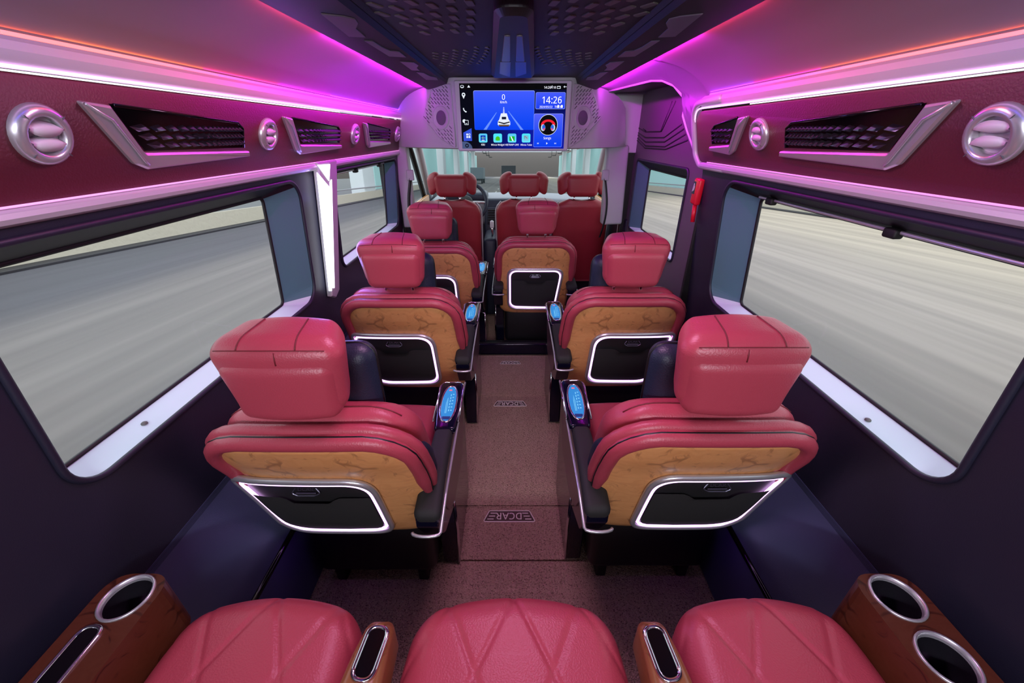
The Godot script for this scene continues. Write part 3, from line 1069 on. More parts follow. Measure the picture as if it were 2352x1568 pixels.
	for a in [["0", 0.41, 0.20, 0.026], ["Km/h", 0.41, 0.275, 0.012], ["14:26", 0.865, 0.245, 0.034], ["2024/05/22   Thứ tư", 0.86, 0.345, 0.0105], ["14:26", 0.82, 0.06, 0.012], ["18", 0.885, 0.06, 0.011], ["Songs", 0.835, 0.83, 0.0125], ["Kiki", 0.205, 0.935, 0.0105], ["Winca Widget", 0.35, 0.937, 0.0095], ["VIETMAP LIVE", 0.49, 0.937, 0.0095], ["Winca Tube", 0.63, 0.938, 0.0095]]:
		text(a[0], a[3], tw, tv, Transform3D(Basis.IDENTITY, pos.call(a[1], a[2])), 0.0003, "screen_text")
	area(tv, "screen_light", Vector3(0, 0, 0.01), Vector3(1, 0, 0), Vector3(0, 0, 1), Vector2(0.6, 0.32), Color(0.12, 0.22, 1.0), 0.006)

func rr(im: Image, x0: float, y0: float, x1: float, y1: float, r: float, c0: Color, c1: Color) -> void:
	for y in range(int(y0), int(y1)):
		for x in range(int(x0), int(x1)):
			var dx := maxf(maxf(x0 + r - x, x - (x1 - r)), 0)
			var dy := maxf(maxf(y0 + r - y, y - (y1 - r)), 0)
			if dx * dx + dy * dy <= r * r: im.set_pixel(clampi(x, 0, im.get_width() - 1), clampi(y, 0, im.get_height() - 1), c0.lerp(c1, (y - y0) / (y1 - y0)))

func poly_fill(im: Image, pts: Array, c: Color) -> void:
	var p := PackedVector2Array(pts)
	var lo := Vector2(INF, INF)
	var hi := -lo
	for q in p: lo = lo.min(q); hi = hi.max(q)
	for y in range(int(lo.y), int(hi.y) + 1):
		for x in range(int(lo.x), int(hi.x) + 1):
			if x >= 0 and y >= 0 and x < im.get_width() and y < im.get_height() and Geometry2D.is_point_in_polygon(Vector2(x + 0.5, y + 0.5), p): im.set_pixel(x, y, c)

func disc(im: Image, cx: float, cy: float, rx: float, ry: float, c: Color) -> void:
	rr2(im, cx, cy, rx, ry, 0.0, c)

func rr2(im: Image, cx: float, cy: float, rx: float, ry: float, inner: float, c: Color, a0 := -4.0, a1 := 4.0) -> void:
	for y in range(int(cy - ry), int(cy + ry) + 1):
		for x in range(int(cx - rx), int(cx + rx) + 1):
			var d := Vector2((x - cx) / rx, (y - cy) / ry)
			var l := d.length()
			if l <= 1.0 and l >= inner and d.angle() >= a0 and d.angle() <= a1 and x >= 0 and y >= 0 and x < im.get_width() and y < im.get_height(): im.set_pixel(x, y, c)

func screen_image() -> Image:
	# drawn print of the media screen, 1000 x 560
	var im := Image.create(1000, 560, false, Image.FORMAT_RGB8)
	for y in 560:
		for x in 1000:
			var c := Color(0.0, 0.01, 0.06).lerp(Color(0.01, 0.08, 0.62), clampf((x - 130) / 420.0, 0, 1) * clampf((y - 60) / 300.0, 0.25, 1))
			if y < 52: c = Color(0.01, 0.01, 0.015)
			im.set_pixel(x, y, c)
	var w := Color(0.92, 0.95, 1.0)
	rr(im, 128, 58, 702, 390, 12, Color(0.62, 0.68, 1.0), Color(0.15, 0.3, 0.9))
	rr(im, 131, 62, 699, 392, 11, Color(0.26, 0.36, 1.0), Color(0.0, 0.26, 0.95))
	rr(im, 712, 72, 992, 212, 12, Color(0.55, 0.6, 1.0), Color(0.7, 0.75, 1.0))
	rr(im, 715, 75, 989, 209, 11, Color(0.28, 0.36, 1.0), Color(0.1, 0.25, 0.95))
	rr(im, 700, 250, 980, 546, 12, Color(0.6, 0.65, 1.0), Color(0.5, 0.55, 1.0))
	rr(im, 703, 253, 977, 543, 11, Color(0.34, 0.38, 0.98), Color(0.0, 0.25, 0.95))
	# lane lines and car
	poly_fill(im, [Vector2(340, 240), Vector2(346, 240), Vector2(244, 390), Vector2(214, 390)], Color(0.42, 0.58, 1.0))
	poly_fill(im, [Vector2(452, 230), Vector2(458, 230), Vector2(602, 392), Vector2(574, 392)], Color(0.42, 0.58, 1.0))
	for k in 6: im.fill_rect(Rect2i(412 - 4 - k, 196 + k * 9, 8 + 2 * k, 5), w)
	poly_fill(im, [Vector2(385, 248), Vector2(440, 248), Vector2(458, 300), Vector2(472, 318), Vector2(474, 345), Vector2(460, 358), Vector2(366, 358), Vector2(352, 345), Vector2(354, 318), Vector2(368, 300)], w)
	im.fill_rect(Rect2i(392, 278, 42, 22), Color(0.05, 0.08, 0.2))
	poly_fill(im, [Vector2(356, 318), Vector2(413, 330), Vector2(470, 318), Vector2(466, 328), Vector2(413, 342), Vector2(360, 328)], Color(0.08, 0.1, 0.16))
	poly_fill(im, [Vector2(360, 346), Vector2(466, 346), Vector2(458, 362), Vector2(368, 362)], Color(0.1, 0.1, 0.14))
	im.fill_rect(Rect2i(366, 352, 94, 3), Color(0.85, 0.6, 0.4))
	# headphones
	disc(im, 838, 348, 92, 92, w)
	disc(im, 838, 348, 88, 88, Color(0.01, 0.01, 0.02))
	rr2(im, 838, 350, 70, 50, 0.62, Color(0.95, 0.12, 0.2), -PI, -0.05)
	for q in [[790, 372, 22, 30], [886, 372, 22, 30]]:
		disc(im, q[0], q[1], q[2], q[3], Color(0.75, 0.8, 0.9))
		disc(im, q[0] + (6 if q[0] < 838 else -6), q[1] - 4, q[2] - 8, q[3] - 8, Color(0.15, 0.4, 0.9))
		disc(im, q[0] + (10 if q[0] < 838 else -10), q[1] + 12, 8, 9, Color(0.95, 0.2, 0.5))
	# player keys
	poly_fill(im, [Vector2(826, 502), Vector2(826, 522), Vector2(843, 512)], w)
	poly_fill(im, [Vector2(752, 505), Vector2(752, 519), Vector2(740, 512)], w); im.fill_rect(Rect2i(737, 505, 3, 14), w)
	poly_fill(im, [Vector2(908, 505), Vector2(908, 519), Vector2(920, 512)], w); im.fill_rect(Rect2i(921, 505, 3, 14), w)
	# app tiles
	var tiles := [165, 308, 448, 586]
	for i in 4:
		var x: int = tiles[i]
		rr(im, x, 424, x + 84, 504, 14, Color(0.35, 0.78, 0.98) if i % 2 == 0 else Color(0.3, 0.9, 1.0), Color(0.4, 0.9, 1.0))
	rr(im, 182, 440, 232, 490, 4, Color(0.02, 0.22, 0.7), Color(0.02, 0.25, 0.75))
	for k in 5: im.fill_rect(Rect2i(190 + k * 8, 462 - [4, 9, 13, 9, 4][k], 3, [8, 18, 26, 18, 8][k]), Color(0.7, 0.9, 0.6))
	im.fill_rect(Rect2i(192, 480, 30, 7), w)
	disc(im, 350, 468, 21, 20, Color(0.28, 0.78, 0.12)); im.fill_rect(Rect2i(329, 468, 43, 18), Color(0.28, 0.78, 0.12))
	rr(im, 464, 448, 516, 490, 4, Color(0.1, 0.72, 0.2), Color(0.1, 0.7, 0.15))
	poly_fill(im, [Vector2(474, 448), Vector2(484, 448), Vector2(508, 490), Vector2(492, 490)], w)
	rr(im, 604, 440, 652, 490, 3, Color(0.45, 0.75, 0.85), Color(0.5, 0.8, 0.9))
	poly_fill(im, [Vector2(612, 446), Vector2(618, 446), Vector2(642, 466), Vector2(636, 468)], Color(0.75, 0.2, 0.35))
	im.fill_rect(Rect2i(610, 446, 3, 26), Color(0.2, 0.35, 0.45))
	# side rail icons
	disc(im, 36, 92, 17, 17, w); poly_fill(im, [Vector2(21, 98), Vector2(51, 98), Vector2(36, 128)], w); disc(im, 36, 91, 7, 7, Color(0, 0, 0.05))
	poly_fill(im, [Vector2(24, 204), Vector2(34, 202), Vector2(36, 216), Vector2(46, 228), Vector2(58, 230), Vector2(58, 240), Vector2(46, 240), Vector2(28, 222)], w)
	disc(im, 30, 314, 16, 16, w); rr(im, 32, 306, 72, 348, 4, w, w); rr(im, 36, 310, 68, 344, 3, Color(0.02, 0.02, 0.08), Color(0.02, 0.02, 0.08)); im.fill_rect(Rect2i(42, 334, 18, 5), w)
	poly_fill(im, [Vector2(16, 416), Vector2(98, 376), Vector2(98, 490), Vector2(16, 490)], Color(0.2, 0.32, 0.85))
	for q in [[44, 424], [44, 446], [66, 446]]: rr(im, q[0], q[1], q[0] + 18, q[1] + 17, 3, w, w)
	rr2(im, 75, 432, 10, 10, 0.55, w)
	disc(im, 20, 560, 78, 66, Color(0.28, 0.34, 0.5)); rr2(im, 46, 532, 18, 18, 0.5, Color(0.05, 0.06, 0.1))
	rr2(im, 26, 26, 17, 13, 0.72, w); im.fill_rect(Rect2i(12, 30, 28, 4), w)
	poly_fill(im, [Vector2(88, 14), Vector2(102, 34), Vector2(74, 34)], w)
	poly_fill(im, [Vector2(856, 24), Vector2(866, 16), Vector2(866, 44), Vector2(856, 36)], w)
	rr(im, 908, 22, 942, 44, 3, w, w); rr(im, 912, 28, 936, 40, 2, Color(0, 0, 0), Color(0, 0, 0))
	im.fill_rect(Rect2i(972, 26, 26, 4), w); poly_fill(im, [Vector2(968, 28), Vector2(980, 18), Vector2(980, 38)], w)
	return im

# ================================================================== cab
func build_cab() -> void:
	# bulkhead posts
	var p1 := struct("trim_3", "pale cab post")
	var st := S()
	box(st, Vector3(0.085, 0.56, 0.09), 0.012, Vector3(-0.778, 1.20, -3.09))
	obj("post_cover", st, M.pillar, p1)
	var p2 := struct("trim_4", "wide pale cab post by the sliding door")
	st = S()
	box(st, Vector3(0.155, 0.54, 0.09), 0.02, Vector3(0.748, 1.21, -3.09), Basis(Vector3.BACK, 0.03))
	obj("post_cover", st, M.pillar, p2)
	st = S()
	box(st, Vector3(0.19, 0.40, 0.05), 0.01, Vector3(0.79, 1.63, -3.10))
	obj("post_head", st, M.header, p2)
	st = S(true)
	box(st, Vector3(0.14, 1.9, 0.05), 0.004, Vector3(0.90, 0.93, -3.13))
	obj("bulkhead_edge", st, M.black, p2)
	st = S(true)
	box(st, Vector3(0.14, 1.9, 0.05), 0.004, Vector3(-0.895, 0.93, -3.14))
	obj("bulkhead_edge", st, M.black, p1)
	for s in [-1.0, 1.0]:
		var cw := struct("wall_cab_%s" % ("driver" if s < 0 else "passenger"), "cab door with open window area")
		st = S(true)
		box(st, Vector3(0.08, 1.05, 1.7), 0.01, Vector3(s * 0.90, 0.45, -3.9))
		obj("door_panel", st, M.navy, cw)
		st = S(true)
		box(st, Vector3(0.05, 0.95, 0.12), 0.01, Vector3(s * 0.87, 1.30, -3.17))
		box(st, Vector3(0.06, 0.10, 1.2), 0.01, Vector3(s * 0.85, 1.70, -3.7))
		obj("white_frame", st, M.white_trim, cw)
		st = S()
		tube(st, PackedVector3Array([Vector3(s * 0.80, 1.66, -3.55), Vector3(s * 0.83, 1.4, -3.92), Vector3(s * 0.86, 0.98, -4.35)]), 0.035, 8)
		obj("windscreen_pillar", st, M.white_trim, cw)
		st = S()
		tube(st, PackedVector3Array([Vector3(s * 0.855, 1.66, -3.42), Vector3(s * 0.87, 1.4, -3.78), Vector3(s * 0.885, 0.98, -4.2)]), 0.024, 8)
		obj("door_seal", st, M.rubber, cw)
		st = S()
		box(st, Vector3(0.03, 0.16, 0.5), 0.01, Vector3(s * 0.85, 0.93, -3.95))
		obj("wood_capping", st, M.wood, cw)
		st = S(true)
		quad(st, Vector3(s * 0.885, 0.98, -3.2), Vector3(s * 0.885, 0.98, -4.3), Vector3(s * 0.86, 1.66, -3.5), Vector3(s * 0.86, 1.66, -3.2))
		obj("pane", st, M.glass, cw)
		# belt on the post
		var b := thing("seat_belt", "black belt strap hanging at the %s cab post" % ("driver side" if s < 0 else "passenger side"), "seat belt")
		st = S()
		var pts := []
		var rows := []
		for k in 13:
			var u := k / 12.0
			var c := Vector3(s * (0.725 - 0.0 * u if s < 0 else 0.665), 1.27 - 0.42 * u, -3.035 + 0.02 * sin(u * PI))
			c.x += s * 0.03 * sin(u * 3.0)
			rows.append(PackedVector3Array([c + Vector3(-0.009, 0, 0.012), c + Vector3(0.009, 0, -0.006), c + Vector3(0.009, 0, -0.009), c + Vector3(-0.009, 0, 0.009)]))
		grid(st, rows, true)
		obj("strap", st, M.black, b)
		st = S()
		box(st, Vector3(0.05, 0.07, 0.02), 0.006, Vector3(s * (0.725 if s < 0 else 0.665), 1.29, -3.035))
		obj("guide", st, M.pillar, b)
	# windscreen
	var ws := struct("window_5", "windscreen")
	st = S(true)
	quad(st, Vector3(-0.86, 0.94, -4.78), Vector3(0.86, 0.94, -4.78), Vector3(0.78, 1.72, -3.55), Vector3(-0.78, 1.72, -3.55))
	obj("pane", st, M.glass, ws)
	# dashboard
	var d := thing("dashboard", "white-topped dark dashboard with air vents below the windscreen", "dashboard", Vector3(0, 0, -4.42))
	st = S()
	pad(st, Vector3(1.72, 0.26, 0.5), 0.05, func(p): return Vector3(p.x, p.y + 0.82 + 0.03 * cos(p.x * 2.0), p.z - 0.12 * p.x * p.x * 0.5), 3, Vector3i(12, 2, 2))
	obj("top_pad", st, M.dash_grey, d)
	st = S()
	box(st, Vector3(1.7, 0.55, 0.4), 0.03, Vector3(0, 0.45, -0.05))
	obj("lower_dash", st, M.navy_leather, d)
	st = S()
	box(st, Vector3(0.36, 0.62, 0.16), 0.03, Vector3(-0.10, 0.66, 0.24), Basis(Vector3.RIGHT, -0.2))
	obj("centre_stack", st, M.navy_leather, d)
	for s in [-1.0, 1.0]:
		var vn := Node3D.new(); vn.name = "vent"; d.add_child(vn, true); vn.position = Vector3(-0.10 + s * 0.085, 0.82, 0.33)
		vn.basis = Basis(Vector3.RIGHT, -0.2)
		st = S()
		box(st, Vector3(0.13, 0.16, 0.02), 0.008, Vector3.ZERO)
		obj("frame", st, M.white_trim if s > 0 else M.navy_leather, vn)
		for k in 6:
			st = S()
			box(st, Vector3(0.11, 0.012, 0.02), 0.003, Vector3(0, -0.058 + k * 0.023, 0.008), Basis(Vector3.RIGHT, 0.5))
			obj("slat", st, M.black, vn)
	st = S()
	box(st, Vector3(0.03, 0.24, 0.03), 0.008, Vector3(0.055, 0.85, 0.33), Basis(Vector3.RIGHT, -0.2))
	obj("wood_strip", st, M.bronze, d)
	st = S()
	lathe(st, [Vector2(0.028, -0.01), Vector2(0.028, 0.02), Vector2(0.022, 0.028), Vector2(0.0, 0.028)], Transform3D(Basis(Vector3.RIGHT, PI / 2 - 0.2), Vector3(-0.105, 0.66, 0.345)), 20)
	obj("rotary_knob", st, M.chrome, d)
	for k in 6:
		st = S()
		box(st, Vector3(0.035, 0.018, 0.012), 0.003, Vector3(-0.19 + (k % 3) * 0.045, 0.56 - (k / 3) * 0.03, 0.315), Basis(Vector3.RIGHT, -0.2))
		obj("button", st, M.black_gloss, d)
	# instrument hood
	st = S()
	pad(st, Vector3(0.42, 0.10, 0.26), 0.04, func(p): return p + Vector3(-0.46, 0.98, 0.12), 3, Vector3i(3, 2, 2))
	obj("instrument_hood", st, M.navy_leather, d)
	var sw := thing("steering_wheel", "black and silver steering wheel ahead of the driver seat", "steering wheel", Vector3(-0.43, 0.98, -3.88))
	sw.basis = Basis(Vector3.RIGHT, 1.05)
	st = S()
	var ring := PackedVector3Array()
	for k in 40: ring.append(Vector3(0.19 * cos(TAU * k / 40), 0, 0.19 * sin(TAU * k / 40)))
	tube(st, ring, 0.018, 10, true)
	obj("rim", st, M.navy_leather, sw)
	st = S()
	lathe(st, [Vector2(0.0, 0.03), Vector2(0.05, 0.028), Vector2(0.062, 0.015), Vector2(0.055, -0.03)], Transform3D.IDENTITY, 24)
	obj("hub", st, M.black, sw)
	for a in [0.0, PI, PI / 2]:
		st = S()
		tube(st, PackedVector3Array([Vector3(0.05 * cos(a), 0.005, 0.05 * sin(a)), Vector3(0.185 * cos(a), 0, 0.185 * sin(a))]), 0.014, 8)
		obj("spoke", st, M.silver, sw)
	# gear lever on console
	var gl := thing("gear_console", "dark gear console with white-topped lever between cab seats", "gear lever", Vector3(-0.20, 0, -3.72))
	st = S()
	pad(st, Vector3(0.12, 0.72, 0.4), 0.04, func(p): return Vector3(p.x, p.y + 0.36, p.z - 0.12 * p.y), 3, Vector3i(2, 4, 3))
	obj("console", st, M.navy_leather, gl)
	st = S()
	tube(st, PackedVector3Array([Vector3(0.02, 0.70, 0.05), Vector3(0.02, 0.80, 0.09)]), 0.009, 8)
	obj("lever", st, M.chrome, gl)
	st = S()
	pad(st, Vector3(0.035, 0.07, 0.04), 0.016, func(p): return p + Vector3(0.02, 0.83, 0.10), 3, Vector3i(1, 1, 1))
	obj("knob", st, M.white_trim, gl)
	# cab seats
	cab_seat(Vector3(-0.475, 0, -3.25), "red leather driver seat with winged headrest beside the steering wheel")
	cab_seat(Vector3(0.095, 0, -3.28), "red leather middle cab seat with winged headrest")
	cab_seat(Vector3(0.555, 0, -3.26), "red leather outer cab seat with winged headrest by the passenger post")

func cab_seat(at: Vector3, lab: String) -> void:
	var t := thing("cab_seat", lab, "seat", EYE + (at - EYE) * 1.07, "red cab seats in the front row")
	t.scale = Vector3(1.07, 1.07, 1.07)
	var st := S()
	var rows := []
	for j in 27:
		var u := j / 26.0
		var y := lerpf(0.40, 1.095, u)
		var hw := 0.225 - 0.015 * (1.0 - u)
		var dt := 1.095 - y
		if dt < 0.12: hw = hw - 0.12 + sqrt(maxf(0.0, 0.0144 - pow(0.12 - dt, 2.0)))
		hw = maxf(hw, 0.06)
		var row := PackedVector3Array()
		var zc := -0.10 * (1.0 - u) - 0.02
		for k in 28:
			var a := TAU * k / 28
			var cx := signf(cos(a)) * pow(absf(cos(a)), 0.45)
			var cz := signf(sin(a)) * pow(absf(sin(a)), 0.7)
			row.append(Vector3(cx * hw, y - 0.01 * (cz * cz) * u, zc + cz * (0.055 if u < 0.97 else 0.03)))
		rows.append(row)
	grid(st, rows, true)
	fan(st, rows[26], true); fan(st, rows[0])
	obj("backrest", st, M.leather_dark, t)
	st = S()
	for s in [-1.0, 1.0]:
		var pts := PackedVector3Array()
		for j in 20:
			var y := lerpf(0.45, 1.07, j / 19.0)
			var hw := 0.228 - 0.015 * (1.095 - y)
			var dt := 1.095 - y
			if dt < 0.12: hw = hw - 0.12 + sqrt(maxf(0.0, 0.0144 - pow(0.12 - dt, 2.0)))
			pts.append(Vector3(s * (hw + 0.003), y, -0.10 * (1.0 - (y - 0.4) / 0.695) - 0.04))
		tube(st, pts, 0.007, 6)
	obj("piping", st, M.silver_soft, t)
	st = S()
	pad(st, Vector3(0.26, 0.165, 0.10), 0.04, func(p): return Vector3(p.x * (0.9 + 0.15 * (p.y + 0.08) / 0.135), p.y + 1.19, p.z - 0.05 - 0.0 * absf(p.x)), 4, Vector3i(3, 2, 2))
	obj("headrest", st, M.leather_dark, t)
	for s in [-1.0, 1.0]:
		st = S()
		pad(st, Vector3(0.095, 0.158, 0.095), 0.044, func(p): return Vector3(s * (0.145 + p.x * (1.0 + 2.0 * p.y)), p.y + 1.205 - 0.02 * (p.x) / 0.04, p.z - 0.07 - s * s * (p.x) * 0.5), 4, Vector3i(2, 2, 2))
		obj("headrest_wing", st, M.leather_dark, t)
		st = S()
		tube(st, PackedVector3Array([Vector3(s * 0.06, 1.05, -0.05), Vector3(s * 0.06, 1.13, -0.05)]), 0.008, 8)
		obj("headrest_rod", st, M.chrome, t)
	st = S()
	pad(st, Vector3(0.45, 0.14, 0.40), 0.05, func(p): return p + Vector3(0, 0.45, -0.28), 3, Vector3i(3, 2, 3))
	obj("seat", st, M.leather_dark, t)
	st = S()
	box(st, Vector3(0.42, 0.30, 0.42), 0.02, Vector3(0, 0.255, -0.34))
	obj("pedestal", st, M.navy, t)

# ================================================================== outside
func outside(called: String, label: String, cat: String, at: Vector3, group := "") -> Node3D:
	var o := thing(called, label, cat, Vector3.ZERO, group)
	o.transform = EXT * Transform3D(Basis.IDENTITY, at)
	return o

const NTH := ["first", "second", "third", "fourth", "fifth", "sixth", "seventh"]

func build_outside() -> void:
	var r := struct("ground", "road surface outside the van")
	r.transform = EXT
	var st := S(true)
	for k in 30:
		var za := 30.0 - k * 8.0
		var zb := za - 8.0
		uvquad(st, [Vector3(-14, 0, za), Vector3(18, 0, za), Vector3(18, 0, zb), Vector3(-14, 0, zb)], [Vector2(0, k % 2), Vector2(1, k % 2), Vector2(1, 1 - k % 2), Vector2(0, 1 - k % 2)])
	obj("carriageway", st, M.asphalt, r)
	st = S(true)
	quad(st, Vector3(-60, -0.05, 40), Vector3(60, -0.05, 40), Vector3(60, -0.05, -210), Vector3(-60, -0.05, -210))
	obj("verge", st, mat(Color(0.4, 0.4, 0.39), 0.9), r)
	# painted dashes
	var white := mat(Color(0.8, 0.78, 0.74), 0.8)
	st = S(true)
	box(st, Vector3(0.16, 0.012, 3.0), 0.002, Vector3.ZERO)
	var mesh0: MeshInstance3D = null
	var marks := struct("trim_9", "white painted lane dashes")
	marks.transform = EXT
	for x in [-1.9, 1.9]:
		for k in 14:
			var xf := Transform3D(Basis.IDENTITY, Vector3(x, 0.004, -14.0 - k * 9.0))
			if mesh0 == null:
				mesh0 = obj("lane_dash", st, white, marks); mesh0.transform = xf
			else: again(mesh0, marks, xf)
	# barriers
	var cream := grained(mat(Color(0.72, 0.68, 0.60), 0.8), 0.6, noise_tex(0.05, 128, true, 4.0, 3, 8), 0.3)
	for s in [-1.0, 1.0]:
		var X := -12.6 if s < 0 else 17.2
		var b := outside("concrete_barrier", "long cream concrete barrier beyond the grey asphalt lanes" if s < 0 else "long cream concrete barrier beyond the pale concrete lanes", "barrier", Vector3(X, 0, -60), "roadside barriers")
		st = S(true)
		extr(st, mirror([Vector2(-0.3, 0), Vector2(-0.28, 0.1), Vector2(-0.12, 0.3), Vector2(-0.09, 0.62), Vector2(0.12, 0.62), Vector2(0.3, 0.0)], -s), 80.0, -90.0)
		obj("profile", st, cream, b)
		st = S(true)
		box(st, Vector3(0.5, 0.06, 170), 0.01, Vector3(-s * 0.55, 0.03, -5))
		obj("dark_strip", st, M.rubber, b)  # flat dark strip along the foot of the barrier
		st = S()
		tube(st, PackedVector3Array([Vector3(0, 0.95, 80), Vector3(0, 0.95, -90)]), 0.05, 8)
		obj("rail", st, mat(Color(0.6, 0.6, 0.6), 0.5), b)
	# columns and panels of the gallery
	var teal := mat(Color(0.78, 0.88, 0.87), 0.4)
	teal.backlight_enabled = true; teal.backlight = Color(0.75, 0.88, 0.87)
	var conc := mat(Color(0.86, 0.88, 0.88), 0.7)
	var cp: Node3D = null
	for s in [-1.0, 1.0]:
		for k in 6:
			var X := -13.4 if s < 0 else 17.9
			var c := outside("gallery_column", "%s white column from the gallery mouth, along the %s lanes" % [NTH[k], "grey" if s < 0 else "pale"], "column", Vector3(X, 0, -38 - k * 22.0), "white gallery columns")
			st = S(true)
			box(st, Vector3(1.2, 9.0, 3.0), 0.1, Vector3(0, 4.5, 0))
			obj("shaft", st, conc, c)
			st = S(true)
			box(st, Vector3(1.8, 0.5, 3.6), 0.1, Vector3(0, 8.8, 0))
			obj("capital", st, conc, c)
			var pn := outside("wall_panel", "%s teal panel from the gallery mouth, along the %s lanes" % [NTH[k], "grey" if s < 0 else "pale"], "panel", Vector3(X + s * 0.2, 0, -49.0 - k * 22.0), "teal panels of the gallery")
			st = S(true)
			box(st, Vector3(0.12, 7.2, 14.0), 0.03, Vector3(0, 4.2, 0))
			obj("sheet", st, teal, pn)
	var rf := outside("gallery_roof", "long grey concrete roof over the road ahead", "roof", Vector3(2.2, 9.2, -92))
	st = S(true)
	for k in 9:
		st = S(true)
		box(st, Vector3(34, 0.4, 8.0), 0.05, Vector3(0, 0, 48 - k * 14.0))
		obj("deck", st, mat(Color(0.66, 0.85, 0.92), 0.8), rf)
	for k in 9:
		st = S(true)
		box(st, Vector3(34, 0.6, 0.5), 0.05, Vector3(0, -0.4, 52 - k * 14.0))
		obj("beam", st, conc, rf)
	for s in [-1.0, 1.0]:
		for k in 7:
			var lp := outside("road_lamp", "%s dark roof lamp from the gallery mouth, above the %s lanes" % [NTH[k], "grey" if s < 0 else "pale"], "street lamp", Vector3(2.2 + s * 8.5, 0, -45 - k * 12.0), "lamps under the gallery roof")
			st = S()
			tube(st, PackedVector3Array([Vector3(0, 8.9, 0), Vector3(0, 6.2, 0), Vector3(-s * 0.2, 5.9, 0)]), 0.07, 6)
			obj("post", st, M.door_grey, lp)
			st = S()
			box(st, Vector3(0.9, 0.16, 0.3), 0.05, Vector3(-s * 0.5, 5.85, 0))
			obj("head", st, M.door_grey, lp)
	# distant lorries
	for a in [[-0.6, -78.0, 2.5, 3.2, "dark grey lorry far ahead in the middle lane"], [-7.0, -88.0, 2.5, 3.0, "pale grey lorry far ahead beside the dark one"]]:
		var v := outside("lorry", a[4], "lorry", Vector3(a[0], 0, a[1]))
		var body := mat(Color(0.22, 0.24, 0.26), 0.6) if a[0] > -2 else mat(Color(0.5, 0.55, 0.57), 0.6)
		st = S(true)
		box(st, Vector3(a[2], a[3] - 0.9, 6.5), 0.08, Vector3(0, 0.9 + (a[3] - 0.9) / 2, 0))
		obj("cargo_box", st, body, v)
		st = S(true)
		box(st, Vector3(2.2, 2.0, 1.8), 0.15, Vector3(0, 1.5, -4.3))
		obj("cab", st, body, v)
		for q in [[-0.95, 2.0], [0.95, 2.0], [-0.95, -3.8], [0.95, -3.8]]:
			st = S()
			lathe(st, [Vector2(0, -0.15), Vector2(0.48, -0.15), Vector2(0.5, 0), Vector2(0.48, 0.15), Vector2(0, 0.15)], Transform3D(Basis(Vector3.BACK, PI / 2), Vector3(q[0], 0.5, q[1])), 16)
			obj("wheel", st, M.rubber, v)
		st = S(true)
		box(st, Vector3(2.3, 0.2, 0.1), 0.02, Vector3(0, 0.7, 3.25))
		obj("bumper", st, M.rubber, v)

# ================================================================== captain seats
func shell_zs(y: float) -> float:
	var k := [[0.30, -0.235], [0.33, -0.205], [0.38, -0.172], [0.45, -0.145], [0.60, -0.105], [0.73, -0.066], [0.80, -0.034], [0.89, 0.0], [1.0, 0.03]]
	for i in k.size() - 1:
		if y <= k[i + 1][0]:
			var t: float = (y - k[i][0]) / (k[i + 1][0] - k[i][0])
			return lerpf(k[i][1], k[i + 1][1], clampf(t, 0, 1))
	return 0.03

func shell_z(x: float, y: float) -> float:
	var u := absf(x) / 0.265
	return shell_zs(y) - 0.008 * u * u - 0.014 * pow(minf(u, 1.1), 7.0)

func outline_hw(y: float, y0: float, y1: float, W: float, r0: float, r1: float) -> float:
	var hw := W
	if y - y0 < r0: hw = minf(hw, W - r0 + sqrt(maxf(0.0, r0 * r0 - pow(r0 - (y - y0), 2.0))))
	if y1 - y < r1: hw = minf(hw, W - r1 + sqrt(maxf(0.0, r1 * r1 - pow(r1 - (y1 - y), 2.0))))
	return maxf(hw, 0.004)

func back_loft(st: SurfaceTool, y0: float, y1: float, W: float, r0: float, r1: float, zoff: float, depth: float, round_e: float) -> void:
	# a backrest layer: outline in x-y, following the reclined curve, closed in front
	var rows := []
	var n := 34
	for j in n + 1:
		var y := lerpf(y0, y1, 0.5 - 0.5 * cos(PI * j / n))
		var hw := outline_hw(y, y0, y1, W, r0, r1)
		var shrink := clampf(minf((y - y0) / 0.03, (y1 - y) / round_e), 0.0, 1.0)
		shrink = sqrt(1.0 - pow(1.0 - shrink, 2.0))
		var row := PackedVector3Array()
		for k in 40:
			var a := TAU * k / 40
			var cx := signf(cos(a)) * pow(absf(cos(a)), 0.4)
			var cz := signf(sin(a)) * pow(absf(sin(a)), 0.55)
			var x := cx * hw
			row.append(Vector3(x, y, shell_z(x, y) + zoff - depth / 2 + cz * depth / 2 * maxf(shrink, 0.05)))
		rows.append(row)
	grid(st, rows, true)
	fan(st, rows[n], true); fan(st, rows[0])

func head_f(p: Vector3) -> Vector3:
	# headrest outline: narrower below and to the front, rear face bowed
	var ty := smoothstep(0.0, 1.0, clampf((p.y + 0.10) / 0.20, 0, 1))
	var tz := clampf((p.z + 0.065) / 0.13, 0, 1)
	var w := 1.0 - pow(minf(absf(p.x) / 0.155, 1.0), 2.0)
	var x := p.x * lerpf(0.87, 1.0, ty) * lerpf(0.70, 1.0, tz)
	return Vector3(x, p.y + 1.075 + 0.014 * w * ty - 0.012 * tz * ty, p.z - 0.080 + 0.026 * w * tz - 0.016 * (1.0 - ty) * tz)

